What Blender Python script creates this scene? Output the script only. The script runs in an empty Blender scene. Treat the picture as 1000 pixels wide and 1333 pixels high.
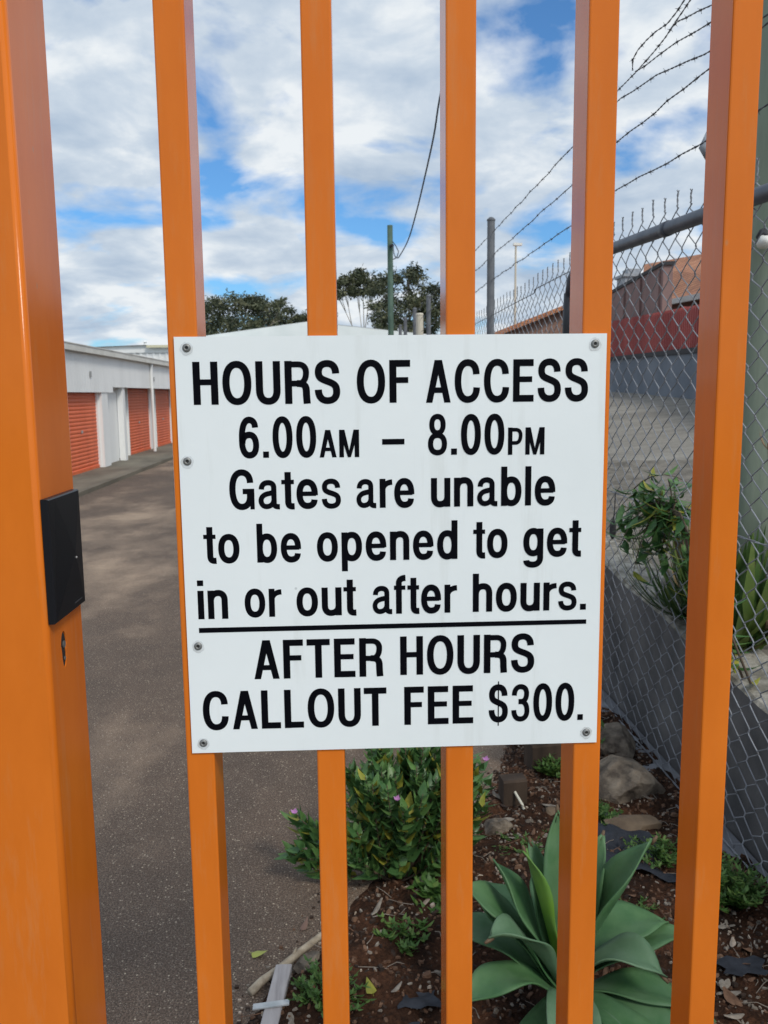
import bpy, math, random
from mathutils import Vector, Matrix, noise as mnoise
rad = math.radians
SC = bpy.context.scene
COL = SC.collection
rng = random.Random(7)

# ------------------------------------------------------------------ camera
cam_d = bpy.data.cameras.new('camera')
cam = bpy.data.objects.new('camera', cam_d); COL.objects.link(cam)
cam_d.sensor_fit = 'VERTICAL'; cam_d.sensor_height = 36.0
cam_d.lens = 36.0 * 1092.95 / 1333.0
cam_d.clip_start = 0.05; cam_d.clip_end = 2000
EYE = Vector((0, 0, 1.7))
p_, y_, r_ = rad(8.026), rad(3.18), rad(-0.621)
fwd = Vector((math.sin(y_)*math.cos(p_), math.cos(y_)*math.cos(p_), -math.sin(p_)))
rt0 = Vector((math.cos(y_), -math.sin(y_), 0)); up0 = rt0.cross(fwd)
rt = rt0*math.cos(r_) + up0*math.sin(r_); upv = -rt0*math.sin(r_) + up0*math.cos(r_)
M = Matrix((rt, upv, -fwd)).transposed().to_4x4(); M.translation = EYE
cam.matrix_world = M
cam_d.dof.use_dof = True; cam_d.dof.focus_distance = 1.2; cam_d.dof.aperture_fstop = 16.0
SC.camera = cam

# ------------------------------------------------------------------ sky, sun, exposure
SUN_DIR = Vector((0.38, -0.62, 0.70)).normalized()      # towards the sun: high, behind the viewer's right shoulder
SUN_EL = math.asin(SUN_DIR.z); SUN_ROT = math.atan2(SUN_DIR.x, SUN_DIR.y)
world = bpy.data.worlds.new('World'); SC.world = world; world.use_nodes = True
wn = world.node_tree; N_ = wn.nodes; L_ = wn.links
for n in list(N_): N_.remove(n)
def wnode(t, **k):
    n = N_.new(t)
    for a, b in k.items(): setattr(n, a, b)
    return n
def wmath(op, a, b=None, clamp=False):
    n = wnode('ShaderNodeMath', operation=op, use_clamp=clamp)
    for i, v in enumerate((a, b)):
        if v is None: continue
        if isinstance(v, (int, float)): n.inputs[i].default_value = v
        else: L_.new(v, n.inputs[i])
    return n.outputs[0]
out = wnode('ShaderNodeOutputWorld'); bg = wnode('ShaderNodeBackground'); L_.new(bg.outputs[0], out.inputs[0])
bg.inputs[1].default_value = 0.1
sky = wnode('ShaderNodeTexSky', sky_type='NISHITA', sun_disc=False, sun_elevation=SUN_EL, sun_rotation=SUN_ROT)
tc = wnode('ShaderNodeTexCoord'); sep = wnode('ShaderNodeSeparateXYZ'); L_.new(tc.outputs['Generated'], sep.inputs[0])
zz = wmath('ADD', wmath('MAXIMUM', sep.outputs[2], 0.0), 0.24)
comb = wnode('ShaderNodeCombineXYZ')
L_.new(wmath('DIVIDE', sep.outputs[0], zz), comb.inputs[0]); L_.new(wmath('DIVIDE', sep.outputs[1], zz), comb.inputs[1])
def wnoise(scale, detail, rough, off, dist=0.0):
    mp = wnode('ShaderNodeMapping'); mp.inputs['Location'].default_value = off
    L_.new(comb.outputs[0], mp.inputs[0])
    n = wnode('ShaderNodeTexNoise'); n.inputs['Scale'].default_value = scale; n.inputs['Detail'].default_value = detail
    n.inputs['Roughness'].default_value = rough; n.inputs['Distortion'].default_value = dist
    L_.new(mp.outputs[0], n.inputs['Vector']); return n.outputs[0]
def wramp(src, stops):
    n = wnode('ShaderNodeValToRGB'); e = n.color_ramp.elements
    while len(e) < len(stops): e.new(0.5)
    for el, (p, c) in zip(e, stops): el.position = p; el.color = (*c, 1)
    L_.new(src, n.inputs[0]); return n.outputs[0]
cover = wnoise(2.5, 8, 0.52, (39.7, 34.4, 0.4), 0.25)
mask = wramp(cover, [(0.365, (0, 0, 0)), (0.485, (1, 1, 1))])
shade = wnoise(3.6, 8, 0.56, (8.3, 2.2, 5.0), 0.2)
cloud = wramp(shade, [(0.34, (4.0, 5.0, 6.3)), (0.50, (5.7, 6.5, 7.4)), (0.62, (7.9, 8.3, 8.6))])
vm = wnode('ShaderNodeVectorMath', operation='DOT_PRODUCT'); L_.new(tc.outputs['Generated'], vm.inputs[0]); vm.inputs[1].default_value = SUN_DIR
glow = wmath('ADD', wmath('MULTIPLY', wmath('POWER', wmath('MAXIMUM', vm.outputs['Value'], 0.0), 2.5), 0.6), 1.0)
cm = wnode('ShaderNodeMix', data_type='RGBA', blend_type='MULTIPLY'); cm.inputs[0].default_value = 1.0
L_.new(cloud, cm.inputs[6]); gl = wnode('ShaderNodeCombineXYZ')
for i in range(3): L_.new(glow, gl.inputs[i])
L_.new(gl.outputs[0], cm.inputs[7])
skm = wnode('ShaderNodeMix', data_type='RGBA', blend_type='MULTIPLY'); skm.inputs[0].default_value = 1.0
L_.new(sky.outputs[0], skm.inputs[6]); skm.inputs[7].default_value = (0.56, 0.98, 1.36, 1)
mx = wnode('ShaderNodeMix', data_type='RGBA'); L_.new(mask, mx.inputs[0]); L_.new(skm.outputs[2], mx.inputs[6]); L_.new(cm.outputs[2], mx.inputs[7])
L_.new(mx.outputs[2], bg.inputs[0])

sun_d = bpy.data.lights.new('sun', 'SUN'); sun_d.energy = 1.75; sun_d.angle = rad(13); sun_d.color = (1.0, 0.94, 0.84)
sun = bpy.data.objects.new('sun', sun_d); COL.objects.link(sun)
sun.rotation_euler = SUN_DIR.to_track_quat('Z', 'Y').to_euler()
SC.view_settings.view_transform = 'Standard'; SC.view_settings.look = 'None'
SC.view_settings.exposure = 0.10; SC.view_settings.gamma = 1.0
SC.cycles.max_bounces = 6; SC.cycles.sample_clamp_indirect = 8

# ------------------------------------------------------------------ materials
def mat(name, col, rough=0.6, spec=0.5, metal=0.0, coat=0.0):
    m = bpy.data.materials.new(name); m.use_nodes = True
    b = m.node_tree.nodes['Principled BSDF']
    b.inputs['Base Color'].default_value = (*col, 1); b.inputs['Roughness'].default_value = rough
    b.inputs['Specular IOR Level'].default_value = spec; b.inputs['Metallic'].default_value = metal
    b.inputs['Coat Weight'].default_value = coat; b.inputs['Coat Roughness'].default_value = 0.08
    return m
def nodes(m): return m.node_tree.nodes, m.node_tree.links, m.node_tree.nodes['Principled BSDF']
def tex(m, kind, scale, detail=4, rough=0.55, coord='Object', stretch=(1, 1, 1), loc=(0, 0, 0)):
    n, l, b = nodes(m)
    t = n.new('ShaderNodeTexCoord'); mp = n.new('ShaderNodeMapping'); mp.inputs['Scale'].default_value = stretch; mp.inputs['Location'].default_value = loc
    l.new(t.outputs[coord], mp.inputs[0])
    x = n.new('ShaderNodeTexNoise' if kind == 'noise' else 'ShaderNodeTexVoronoi')
    x.inputs['Scale'].default_value = scale
    if kind == 'noise': x.inputs['Detail'].default_value = detail; x.inputs['Roughness'].default_value = rough
    l.new(mp.outputs[0], x.inputs['Vector']); return x
def ramp(m, src, stops):
    n, l, b = nodes(m); r = n.new('ShaderNodeValToRGB'); e = r.color_ramp.elements
    while len(e) < len(stops): e.new(0.5)
    for el, (p, c) in zip(e, stops):
        el.position = p; el.color = (*c, 1) if len(c) == 3 else c
    l.new(src, r.inputs[0]); return r.outputs[0]
def mixc(m, fac, a, b_, mode='MIX'):
    n, l, b = nodes(m); x = n.new('ShaderNodeMix'); x.data_type = 'RGBA'; x.blend_type = mode
    for s, v in ((x.inputs[0], fac), (x.inputs[6], a), (x.inputs[7], b_)):
        if isinstance(v, (int, float)): s.default_value = v
        elif isinstance(v, tuple): s.default_value = (*v, 1)
        else: l.new(v, s)
    return x.outputs[2]
def setc(m, src): n, l, b = nodes(m); l.new(src, b.inputs['Base Color'])
def bump(m, src, strength=0.3, dist=0.01):
    n, l, b = nodes(m); x = n.new('ShaderNodeBump'); x.inputs['Strength'].default_value = strength; x.inputs['Distance'].default_value = dist
    l.new(src, x.inputs['Height'])
    if b.inputs['Normal'].links: l.new(b.inputs['Normal'].links[0].from_socket, x.inputs['Normal'])
    l.new(x.outputs[0], b.inputs['Normal'])
def noisy(name, a, b_, scale, rough=0.7, lo=0.35, hi=0.65, stretch=(1, 1, 1), bmp=0.0, bd=0.01, spec=0.4, detail=5, coord='Object'):
    m = mat(name, a, rough, spec); t = tex(m, 'noise', scale, detail, 0.6, coord, stretch)
    setc(m, ramp(m, t.outputs[0], [(lo, a), (hi, b_)]))
    if bmp: bump(m, t.outputs[0], bmp, bd)
    return m

M_orange = mat('orange_paint', (0.70, 0.18, 0.010), 0.17, 0.20)
t = tex(M_orange, 'noise', 9, 5, 0.6, stretch=(1, 1, 0.35)); t2 = tex(M_orange, 'noise', 160, 3)
c_ = ramp(M_orange, t.outputs[0], [(0.35, (0.62, 0.148, 0.012)), (0.7, (0.70, 0.175, 0.016))])
sp = tex(M_orange, 'voronoi', 14, stretch=(1, 1, 0.6)); c_ = mixc(M_orange, ramp(M_orange, sp.outputs['Distance'], [(0.02, (0.6,)*3), (0.05, (0, 0, 0))]), c_, (0.42, 0.22, 0.1))
ds_ = tex(M_orange, 'noise', 34, 7, 0.72, stretch=(1, 1, 0.12)); c_ = mixc(M_orange, ramp(M_orange, ds_.outputs[0], [(0.55, (0, 0, 0)), (0.85, (0.40,)*3)]), c_, (0.50, 0.27, 0.12))
sc_ = tex(M_orange, 'noise', 55, 8, 0.8, stretch=(1, 1, 1)); c_ = mixc(M_orange, ramp(M_orange, sc_.outputs[0], [(0.70, (0, 0, 0)), (0.74, (0.5,)*3)]), c_, (0.36, 0.11, 0.03))
setc(M_orange, c_); bump(M_orange, t2.outputs[0], 0.04, 0.001); bump(M_orange, tex(M_orange, 'noise', 22, 2).outputs[0], 0.05, 0.004)
M_white = mat('sign_white', (0.80, 0.82, 0.81), 0.35, 0.4)
t = tex(M_white, 'noise', 3.5, 6, 0.6); c_ = ramp(M_white, t.outputs[0], [(0.3, (0.76, 0.79, 0.78)), (0.7, (0.81, 0.835, 0.825))])
v_ = tex(M_white, 'voronoi', 11); c_ = mixc(M_white, ramp(M_white, v_.outputs['Distance'], [(0.018, (0.5,)*3), (0.03, (0, 0, 0))]), c_, (0.35, 0.36, 0.36))
dr_ = tex(M_white, 'noise', 26, 5, 0.65, stretch=(1, 1, 0.09)); c_ = mixc(M_white, ramp(M_white, dr_.outputs[0], [(0.58, (0, 0, 0)), (0.80, (0.45,)*3)]), c_, (0.56, 0.57, 0.53))
setc(M_white, c_); bump(M_white, t.outputs[0], 0.08, 0.01)
M_vinyl = mat('black_vinyl', (0.002, 0.002, 0.004), 0.55, 0.06)
M_ring = noisy('rivet_ring', (0.56, 0.57, 0.55), (0.72, 0.75, 0.76), 60, 0.6)
M_alu = mat('rivet_metal', (0.22, 0.22, 0.21), 0.5, 0.5, 0.6)
M_dark = mat('hole_shade', (0.015, 0.014, 0.013), 0.7)  # flat near-black painted for the shade inside small hollows
M_black = mat('black_plastic', (0.005, 0.005, 0.007), 0.36, 0.28)
bump(M_black, tex(M_black, 'noise', 900, 2).outputs[0], 0.04, 0.0005)
M_led = mat('lens', (0.5, 0.5, 0.5), 0.2)
M_galv = noisy('galvanised', (0.22, 0.235, 0.26), (0.36, 0.38, 0.40), 14, 0.45, spec=0.5)
M_post = noisy('weathered_steel_post', (0.095, 0.10, 0.11), (0.17, 0.175, 0.185), 6, 0.6)
M_wire = noisy('fence_wire', (0.16, 0.165, 0.18), (0.30, 0.31, 0.33), 9, 0.5)
M_barb = mat('barbed_steel', (0.10, 0.10, 0.11), 0.55, 0.4, 0.3)
M_rail = noisy('painted_pipe', (0.055, 0.065, 0.085), (0.10, 0.11, 0.13), 10, 0.42, bmp=0.1)
M_pipe_black = mat('black_pipe', (0.02, 0.02, 0.024), 0.45)

# asphalt with chips of pale stone, dust patches and stains
M_asph = mat('asphalt', (0.08, 0.07, 0.06), 0.85, 0.3)
big = tex(M_asph, 'noise', 0.55, 6, 0.62, stretch=(1, 0.55, 1)); mid = tex(M_asph, 'noise', 5, 6, 0.7); fine = tex(M_asph, 'noise', 170, 3, 0.7)
chip = tex(M_asph, 'voronoi', 105); chip2 = tex(M_asph, 'voronoi', 250)
c_ = ramp(M_asph, big.outputs[0], [(0.36, (0.080, 0.061, 0.049)), (0.50, (0.112, 0.083, 0.064)), (0.57, (0.19, 0.143, 0.107)), (0.66, (0.32, 0.245, 0.18))])
c_ = mixc(M_asph, 0.75, c_, ramp(M_asph, mid.outputs[0], [(0.3, (0.80, 0.79, 0.79)), (0.7, (1.18, 1.15, 1.12))]), 'MULTIPLY')
c_ = mixc(M_asph, 0.8, c_, ramp(M_asph, fine.outputs[0], [(0.38, (0.38, 0.37, 0.36)), (0.62, (1.85, 1.76, 1.66))]), 'MULTIPLY')
rnd = ramp(M_asph, chip.outputs['Color'], [(0.66, (0, 0, 0)), (0.90, (1, 1, 1))]); near = ramp(M_asph, chip.outputs['Distance'], [(0.22, (1, 1, 1)), (0.38, (0, 0, 0))])
c_ = mixc(M_asph, mixc(M_asph, 1.0, rnd, near, 'MULTIPLY'), c_, (0.52, 0.43, 0.32))
rnd2 = ramp(M_asph, chip2.outputs['Color'], [(0.58, (0, 0, 0)), (0.66, (0.8, 0.8, 0.8))]); near2 = ramp(M_asph, chip2.outputs['Distance'], [(0.25, (1, 1, 1)), (0.4, (0, 0, 0))])
c_ = mixc(M_asph, mixc(M_asph, 1.0, rnd2, near2, 'MULTIPLY'), c_, (0.33, 0.28, 0.225))
setc(M_asph, c_); bump(M_asph, fine.outputs[0], 0.6, 0.004); bump(M_asph, chip.outputs['Distance'], 0.3, 0.003)
M_soil = mat('soil', (0.04, 0.022, 0.014), 0.95, 0.15)
a_ = tex(M_soil, 'noise', 7, 7, 0.7); b2 = tex(M_soil, 'noise', 70, 5, 0.7); v_ = tex(M_soil, 'voronoi', 60)
c_ = ramp(M_soil, a_.outputs[0], [(0.34, (0.018, 0.011, 0.008)), (0.5, (0.050, 0.024, 0.014)), (0.66, (0.11, 0.050, 0.028))])
c_ = mixc(M_soil, 0.8, c_, ramp(M_soil, b2.outputs[0], [(0.3, (0.4, 0.4, 0.4)), (0.7, (1.7, 1.6, 1.5))]), 'MULTIPLY')
setc(M_soil, c_); bump(M_soil, b2.outputs[0], 0.9, 0.02); bump(M_soil, v_.outputs['Distance'], 0.5, 0.01)
M_conc = noisy('old_concrete', (0.20, 0.19, 0.165), (0.34, 0.325, 0.29), 2.2, 0.9, bmp=0.2, detail=9)
M_apron = noisy('mossy_concrete', (0.115, 0.10, 0.075), (0.21, 0.185, 0.14), 1.3, 0.9, detail=8, stretch=(1, 0.4, 1))
M_retain = noisy('dark_concrete', (0.062, 0.061, 0.062), (0.150, 0.143, 0.138), 3.0, 0.9, bmp=0.35, bd=0.03, detail=9)
M_ledge = noisy('rough_ledge', (0.17, 0.155, 0.125), (0.36, 0.335, 0.285), 12, 0.95, lo=0.4, hi=0.6, bmp=0.9, bd=0.02, detail=11)
M_plinth = noisy('grey_concrete', (0.13, 0.135, 0.15), (0.24, 0.245, 0.26), 4.0, 0.9, bmp=0.3, bd=0.02, detail=9)
M_yard = mat('yard_concrete', (0.25, 0.23, 0.2), 0.92, 0.25)
a_ = tex(M_yard, 'noise', 1.6, 10, 0.72, stretch=(0.4, 2.2, 1)); b2 = tex(M_yard, 'noise', 45, 4, 0.7)
c_ = ramp(M_yard, a_.outputs[0], [(0.36, (0.185, 0.168, 0.142)), (0.5, (0.235, 0.215, 0.183)), (0.64, (0.29, 0.268, 0.23))])
c_ = mixc(M_yard, 0.6, c_, ramp(M_yard, b2.outputs[0], [(0.3, (0.6, 0.6, 0.6)), (0.7, (1.3, 1.3, 1.3))]), 'MULTIPLY')
setc(M_yard, c_); bump(M_yard, b2.outputs[0], 0.5, 0.01)
M_verge = noisy('gritty_dirt', (0.10, 0.088, 0.070), (0.22, 0.195, 0.16), 9, 0.95, bmp=0.7, bd=0.03, detail=10)
M_terrain = noisy('dry_ground', (0.07, 0.075, 0.04), (0.14, 0.125, 0.08), 0.4, 0.95)
M_shedw = noisy('shed_cladding', (0.78, 0.78, 0.76), (0.87, 0.87, 0.85), 1.2, 0.55, stretch=(1, 1, 0.25), detail=7)
M_shedr = noisy('shed_roof', (0.50, 0.51, 0.49), (0.62, 0.62, 0.60), 0.8, 0.5)
M_gutter = noisy('gutter_metal', (0.60, 0.58, 0.52), (0.72, 0.70, 0.64), 2, 0.5)
M_door = noisy('door_orange', (0.62, 0.105, 0.030), (0.74, 0.15, 0.048), 1.6, 0.5, stretch=(1, 1, 0.2))
M_plate = mat('door_number', (0.35, 0.35, 0.34), 0.5)
M_trim = mat('cream_trim', (0.62, 0.58, 0.40), 0.6)
M_roofw = noisy('white_roof', (0.72, 0.77, 0.75), (0.82, 0.86, 0.84), 0.6, 0.45)
M_tile = mat('terracotta_tiles', (0.40, 0.15, 0.07), 0.8)
a_ = tex(M_tile, 'noise', 2.2, 6, 0.65); wv = nodes(M_tile)[0].new('ShaderNodeTexBrick')
wv.inputs['Scale'].default_value = 3.2; wv.inputs['Mortar Size'].default_value = 0.03; wv.inputs['Color1'].default_value = (1, 1, 1, 1); wv.inputs['Color2'].default_value = (0.75, 0.7, 0.68, 1); wv.inputs['Mortar'].default_value = (0.35, 0.3, 0.3, 1)
tcn = nodes(M_tile)[0].new('ShaderNodeTexCoord'); sx = nodes(M_tile)[0].new('ShaderNodeSeparateXYZ'); cx = nodes(M_tile)[0].new('ShaderNodeCombineXYZ'); ll = nodes(M_tile)[1]
ll.new(tcn.outputs['Object'], sx.inputs[0]); ll.new(sx.outputs[1], cx.inputs[0]); ll.new(sx.outputs[2], cx.inputs[1]); ll.new(cx.outputs[0], wv.inputs['Vector'])
setc(M_tile, mixc(M_tile, 1.0, ramp(M_tile, a_.outputs[0], [(0.3, (0.44, 0.165, 0.075)), (0.6, (0.62, 0.27, 0.125)), (0.8, (0.68, 0.36, 0.20))]), wv.outputs[0], 'MULTIPLY'))
M_brick = mat('brown_brick', (0.2, 0.12, 0.09), 0.9)
bk = nodes(M_brick)[0].new('ShaderNodeTexBrick'); bk.inputs['Scale'].default_value = 4.0; bk.inputs['Color1'].default_value = (0.24, 0.125, 0.09, 1); bk.inputs['Color2'].default_value = (0.32, 0.18, 0.13, 1); bk.inputs['Mortar'].default_value = (0.22, 0.19, 0.17, 1)
tcn = nodes(M_brick)[0].new('ShaderNodeTexCoord'); sx = nodes(M_brick)[0].new('ShaderNodeSeparateXYZ'); cx = nodes(M_brick)[0].new('ShaderNodeCombineXYZ'); ad = nodes(M_brick)[0].new('ShaderNodeMath'); ll = nodes(M_brick)[1]
ll.new(tcn.outputs['Object'], sx.inputs[0]); ll.new(sx.outputs[0], ad.inputs[0]); ll.new(sx.outputs[1], ad.inputs[1]); ll.new(ad.outputs[0], cx.inputs[0]); ll.new(sx.outputs[2], cx.inputs[1]); ll.new(cx.outputs[0], bk.inputs['Vector']); setc(M_brick, bk.outputs[0])
M_mauve = noisy('mauve_cladding', (0.19, 0.115, 0.105), (0.28, 0.175, 0.155), 1.5, 0.8)
M_redf = noisy('red_fence_paint', (0.27, 0.038, 0.034), (0.42, 0.085, 0.070), 1.1, 0.6, stretch=(1, 1, 0.3))
M_bwall = noisy('blue_grey_wall', (0.115, 0.135, 0.165), (0.20, 0.22, 0.25), 0.9, 0.85, detail=8)
M_cap = mat('wall_capping', (0.035, 0.033, 0.035), 0.8)
M_gpole = noisy('green_timber', (0.16, 0.20, 0.145), (0.30, 0.34, 0.26), 5, 0.85, stretch=(1, 1, 0.12), bmp=0.5, bd=0.02, detail=8)
M_fpole = noisy('green_painted_pole', (0.045, 0.085, 0.060), (0.08, 0.13, 0.095), 3, 0.7)
M_cable = mat('power_cable', (0.06, 0.07, 0.08), 0.6)
M_cream = mat('cream_pole_paint', (0.55, 0.50, 0.40), 0.6)
M_lampw = mat('lamp_white', (0.75, 0.73, 0.66), 0.4)
M_rock = noisy('sandstone', (0.085, 0.066, 0.05), (0.30, 0.245, 0.185), 9, 0.9, lo=0.38, hi=0.62, bmp=1.0, bd=0.05, detail=12)
v_ = tex(M_rock, 'voronoi', 13); bump(M_rock, v_.outputs['Distance'], 0.8, 0.03); bump(M_rock, tex(M_rock, 'noise', 60, 6, 0.7).outputs[0], 0.7, 0.01)
M_rockb = noisy('brown_rock', (0.10, 0.072, 0.05), (0.20, 0.145, 0.095), 8, 0.9, bmp=0.6, bd=0.02, detail=9)
M_mat = noisy('weed_fabric', (0.012, 0.014, 0.02), (0.028, 0.032, 0.042), 30, 0.7, bmp=0.3)
M_stake = noisy('weathered_timber', (0.27, 0.25, 0.25), (0.42, 0.395, 0.39), 40, 0.85, stretch=(1, 0.1, 1), bmp=0.2)
M_strap = noisy('zinc_strap', (0.34, 0.37, 0.38), (0.48, 0.50, 0.51), 25, 0.5)
M_stick = noisy('bleached_stick', (0.26, 0.21, 0.15), (0.46, 0.39, 0.29), 25, 0.85, stretch=(1, 1, 1), bmp=0.4)
M_sleeper = noisy('brown_sleeper', (0.032, 0.021, 0.015), (0.075, 0.050, 0.034), 9, 0.9, stretch=(1, 1, 0.2), bmp=0.5, bd=0.02)
M_straw = mat('pale_straw', (0.68, 0.64, 0.52), 0.6)
M_stem = mat('stem_brown', (0.10, 0.07, 0.045), 0.8)
M_drystalk = mat('dry_stalk', (0.22, 0.15, 0.085), 0.8)
def leafm(name, a, b_, rough=0.45, scale=25, sub=0.0, lo=0.35, hi=0.65):
    m = noisy(name, a, b_, scale, rough, lo, hi, spec=0.4)
    nodes(m)[2].inputs['Transmission Weight'].default_value = 0.0
    if sub:
        n, l, b = nodes(m); tr = n.new('ShaderNodeBsdfTranslucent'); ms = n.new('ShaderNodeMixShader'); ms.inputs[0].default_value = sub
        l.new(b.inputs['Base Color'].links[0].from_socket, tr.inputs[0]); o = [x for x in n if x.type == 'OUTPUT_MATERIAL'][0]
        l.new(b.outputs[0], ms.inputs[1]); l.new(tr.outputs[0], ms.inputs[2]); l.new(ms.outputs[0], o.inputs[0])
    return m
M_lf = [leafm('leaf_deep', (0.045, 0.115, 0.035), (0.080, 0.175, 0.055), 0.38, sub=0.2), leafm('leaf_mid', (0.085, 0.185, 0.050), (0.145, 0.265, 0.08), 0.38, sub=0.2),
        leafm('leaf_yellowing', (0.22, 0.25, 0.035), (0.42, 0.38, 0.06), 0.45, sub=0.25)]
M_flower = mat('lilac_petal', (0.52, 0.26, 0.50), 0.6)
M_euc = [leafm('gum_leaf_dark', (0.030, 0.040, 0.022), (0.050, 0.062, 0.032), 0.6, 1.5), leafm('gum_leaf_olive', (0.065, 0.076, 0.036), (0.10, 0.105, 0.052), 0.6, 1.5),
         leafm('gum_leaf_pale', (0.11, 0.115, 0.058), (0.15, 0.145, 0.08), 0.6, 1.5)]
M_bark = noisy('gum_bark', (0.20, 0.17, 0.14), (0.38, 0.34, 0.29), 1.5, 0.9, stretch=(1, 1, 0.2))
M_strap_leaf = [leafm('strap_leaf', (0.032, 0.075, 0.018), (0.075, 0.135, 0.035), 0.4, 12, 0.2), leafm('strap_leaf_light', (0.10, 0.16, 0.035), (0.17, 0.22, 0.06), 0.4, 12, 0.2), leafm('strap_leaf_dry', (0.22, 0.17, 0.09), (0.30, 0.24, 0.13), 0.6, 12)]
M_weed = [leafm('weed_green', (0.045, 0.11, 0.02), (0.09, 0.18, 0.04), 0.5, 30, 0.25), leafm('weed_light', (0.10, 0.18, 0.04), (0.16, 0.24, 0.06), 0.5, 30, 0.25)]
M_chips = [noisy('bark_chip', (0.085, 0.044, 0.026), (0.18, 0.10, 0.06), 40, 0.9), noisy('grey_chip', (0.15, 0.125, 0.10), (0.29, 0.25, 0.205), 40, 0.9),
           noisy('pale_pebble', (0.30, 0.23, 0.17), (0.48, 0.40, 0.32), 40, 0.8), noisy('dark_litter', (0.022, 0.014, 0.01), (0.05, 0.028, 0.018), 40, 0.9)]
M_yleaf = mat('fallen_yellow_leaf', (0.34, 0.36, 0.07), 0.5); M_bleaf = mat('fallen_brown_leaf', (0.16, 0.095, 0.07), 0.7)
# agave: dull blue-green with a bloom, lighter margin
def agm(name, a, b_):
    m = leafm(name, a, b_, 0.55, 9, 0.12, 0.38, 0.62)
    n, l, b = nodes(m); src = b.inputs['Base Color'].links[0].from_socket; v = tex(m, 'noise', 38, 9, 0.8); w_ = tex(m, 'noise', 5, 6, 0.7)
    c = mixc(m, ramp(m, w_.outputs[0], [(0.45, (0, 0, 0)), (0.72, (0.32,)*3)]), src, (0.16, 0.25, 0.17)); c = mixc(m, ramp(m, v.outputs[0], [(0.68, (0, 0, 0)), (0.73, (0.7,)*3)]), c, (0.17, 0.14, 0.07)); setc(m, c); bump(m, v.outputs[0], 0.12, 0.004)
    return m
M_ag = [agm('agave_green', (0.050, 0.135, 0.048), (0.090, 0.190, 0.075)), agm('agave_pale', (0.085, 0.165, 0.085), (0.125, 0.215, 0.120)), agm('agave_bright', (0.11, 0.25, 0.022), (0.15, 0.30, 0.035))]

M_spine = mat('agave_spine', (0.12, 0.075, 0.04), 0.7)
# ------------------------------------------------------------------ mesh helpers
class MB:
    def __init__(s): s.v = []; s.f = []; s.m = []
    def vert(s, p): s.v.append(tuple(p)); return len(s.v)-1
    def face(s, idx, m=0): s.f.append(tuple(idx)); s.m.append(m)
    def poly(s, pts, m=0): s.face([s.vert(p) for p in pts], m)
    def box(s, a, b, m=0):
        x0, y0, z0 = a; x1, y1, z1 = b
        i = [s.vert(p) for p in ((x0,y0,z0),(x1,y0,z0),(x1,y1,z0),(x0,y1,z0),(x0,y0,z1),(x1,y0,z1),(x1,y1,z1),(x0,y1,z1))]
        for q in ((0,3,2,1),(4,5,6,7),(0,1,5,4),(1,2,6,5),(2,3,7,6),(3,0,4,7)): s.face([i[k] for k in q], m)
    def prism(s, prof, a, b, m=0, cap=True):
        """prof: list of offset vectors; swept from point a to point b"""
        a, b = Vector(a), Vector(b)
        i = [s.vert(a+Vector(p)) for p in prof]; j = [s.vert(b+Vector(p)) for p in prof]; n = len(prof)
        for k in range(n): s.face((i[k], i[(k+1) % n], j[(k+1) % n], j[k]), m)
        if cap: s.face(i[::-1], m); s.face(j, m)
    def tube(s, pts, r, n=6, m=0, cap=True):
        pts = [Vector(p) for p in pts]; rr = r if isinstance(r, (list, tuple)) else [r]*len(pts)
        rings = []; ref = None
        for k, p in enumerate(pts):
            d = (pts[min(k+1, len(pts)-1)] - pts[max(k-1, 0)]).normalized()
            if ref is None:
                ref = Vector((0, 0, 1)) if abs(d.z) < 0.9 else Vector((1, 0, 0))
            u = d.cross(ref).normalized(); w = u.cross(d).normalized(); ref = w
            rings.append([s.vert(p + (u*math.cos(2*math.pi*q/n) + w*math.sin(2*math.pi*q/n))*rr[k]) for q in range(n)])
        for a, b in zip(rings, rings[1:]):
            for q in range(n): s.face((a[q], a[(q+1) % n], b[(q+1) % n], b[q]), m)
        if cap: s.face(rings[0][::-1], m); s.face(rings[-1], m)
    def leaf(s, base, d, side, L, W, m=0, curl=0.2, fold=0.25, rows=4, shape=0.45, tipw=0.0):
        """blade from base along d, bending towards -up by curl; side = width direction"""
        d = d.normalized(); side = (side - d*side.dot(d)).normalized(); up = side.cross(d).normalized()
        pr = None
        for k in range(rows+1):
            t = k/rows; c = Vector(base) + d*(L*t) - up*(curl*L*t*t)
            w = W*0.5*(math.sin(math.pi*min(1, t**shape if shape < 1 else t))**0.8 if 0 < t < 1 else 0) if True else 0
            if k == 0: w = W*0.12
            if k == rows: w = W*tipw*0.5 + 0.0001
            row = [s.vert(c - side*w + up*fold*w), s.vert(c), s.vert(c + side*w + up*fold*w)]
            if pr:
                s.face((pr[0], pr[1], row[1], row[0]), m); s.face((pr[1], pr[2], row[2], row[1]), m)
            pr = row
    def build(s, name, mats, parent=None, smooth=False, origin=None):
        me = bpy.data.meshes.new(name)
        o_ = Vector(origin) if origin is not None else None
        me.from_pydata([tuple(Vector(v)-o_) for v in s.v] if o_ is not None else s.v, [], s.f)
        for x in (mats if isinstance(mats, (list, tuple)) else [mats]): me.materials.append(x)
        me.polygons.foreach_set('material_index', s.m)
        if smooth: me.polygons.foreach_set('use_smooth', [True]*len(s.f))
        me.update()
        o = bpy.data.objects.new(name, me); COL.objects.link(o)
        if o_ is not None: o.location = o_
        if parent is not None: o.parent = parent; o.matrix_parent_inverse = Matrix.Translation(parent.location).inverted()
        return o
def tag(o, label=None, cat=None, group=None, kind=None):
    if label: o['label'] = label
    if cat: o['category'] = cat
    if group: o['group'] = group
    if kind: o['kind'] = kind
    return o
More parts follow.
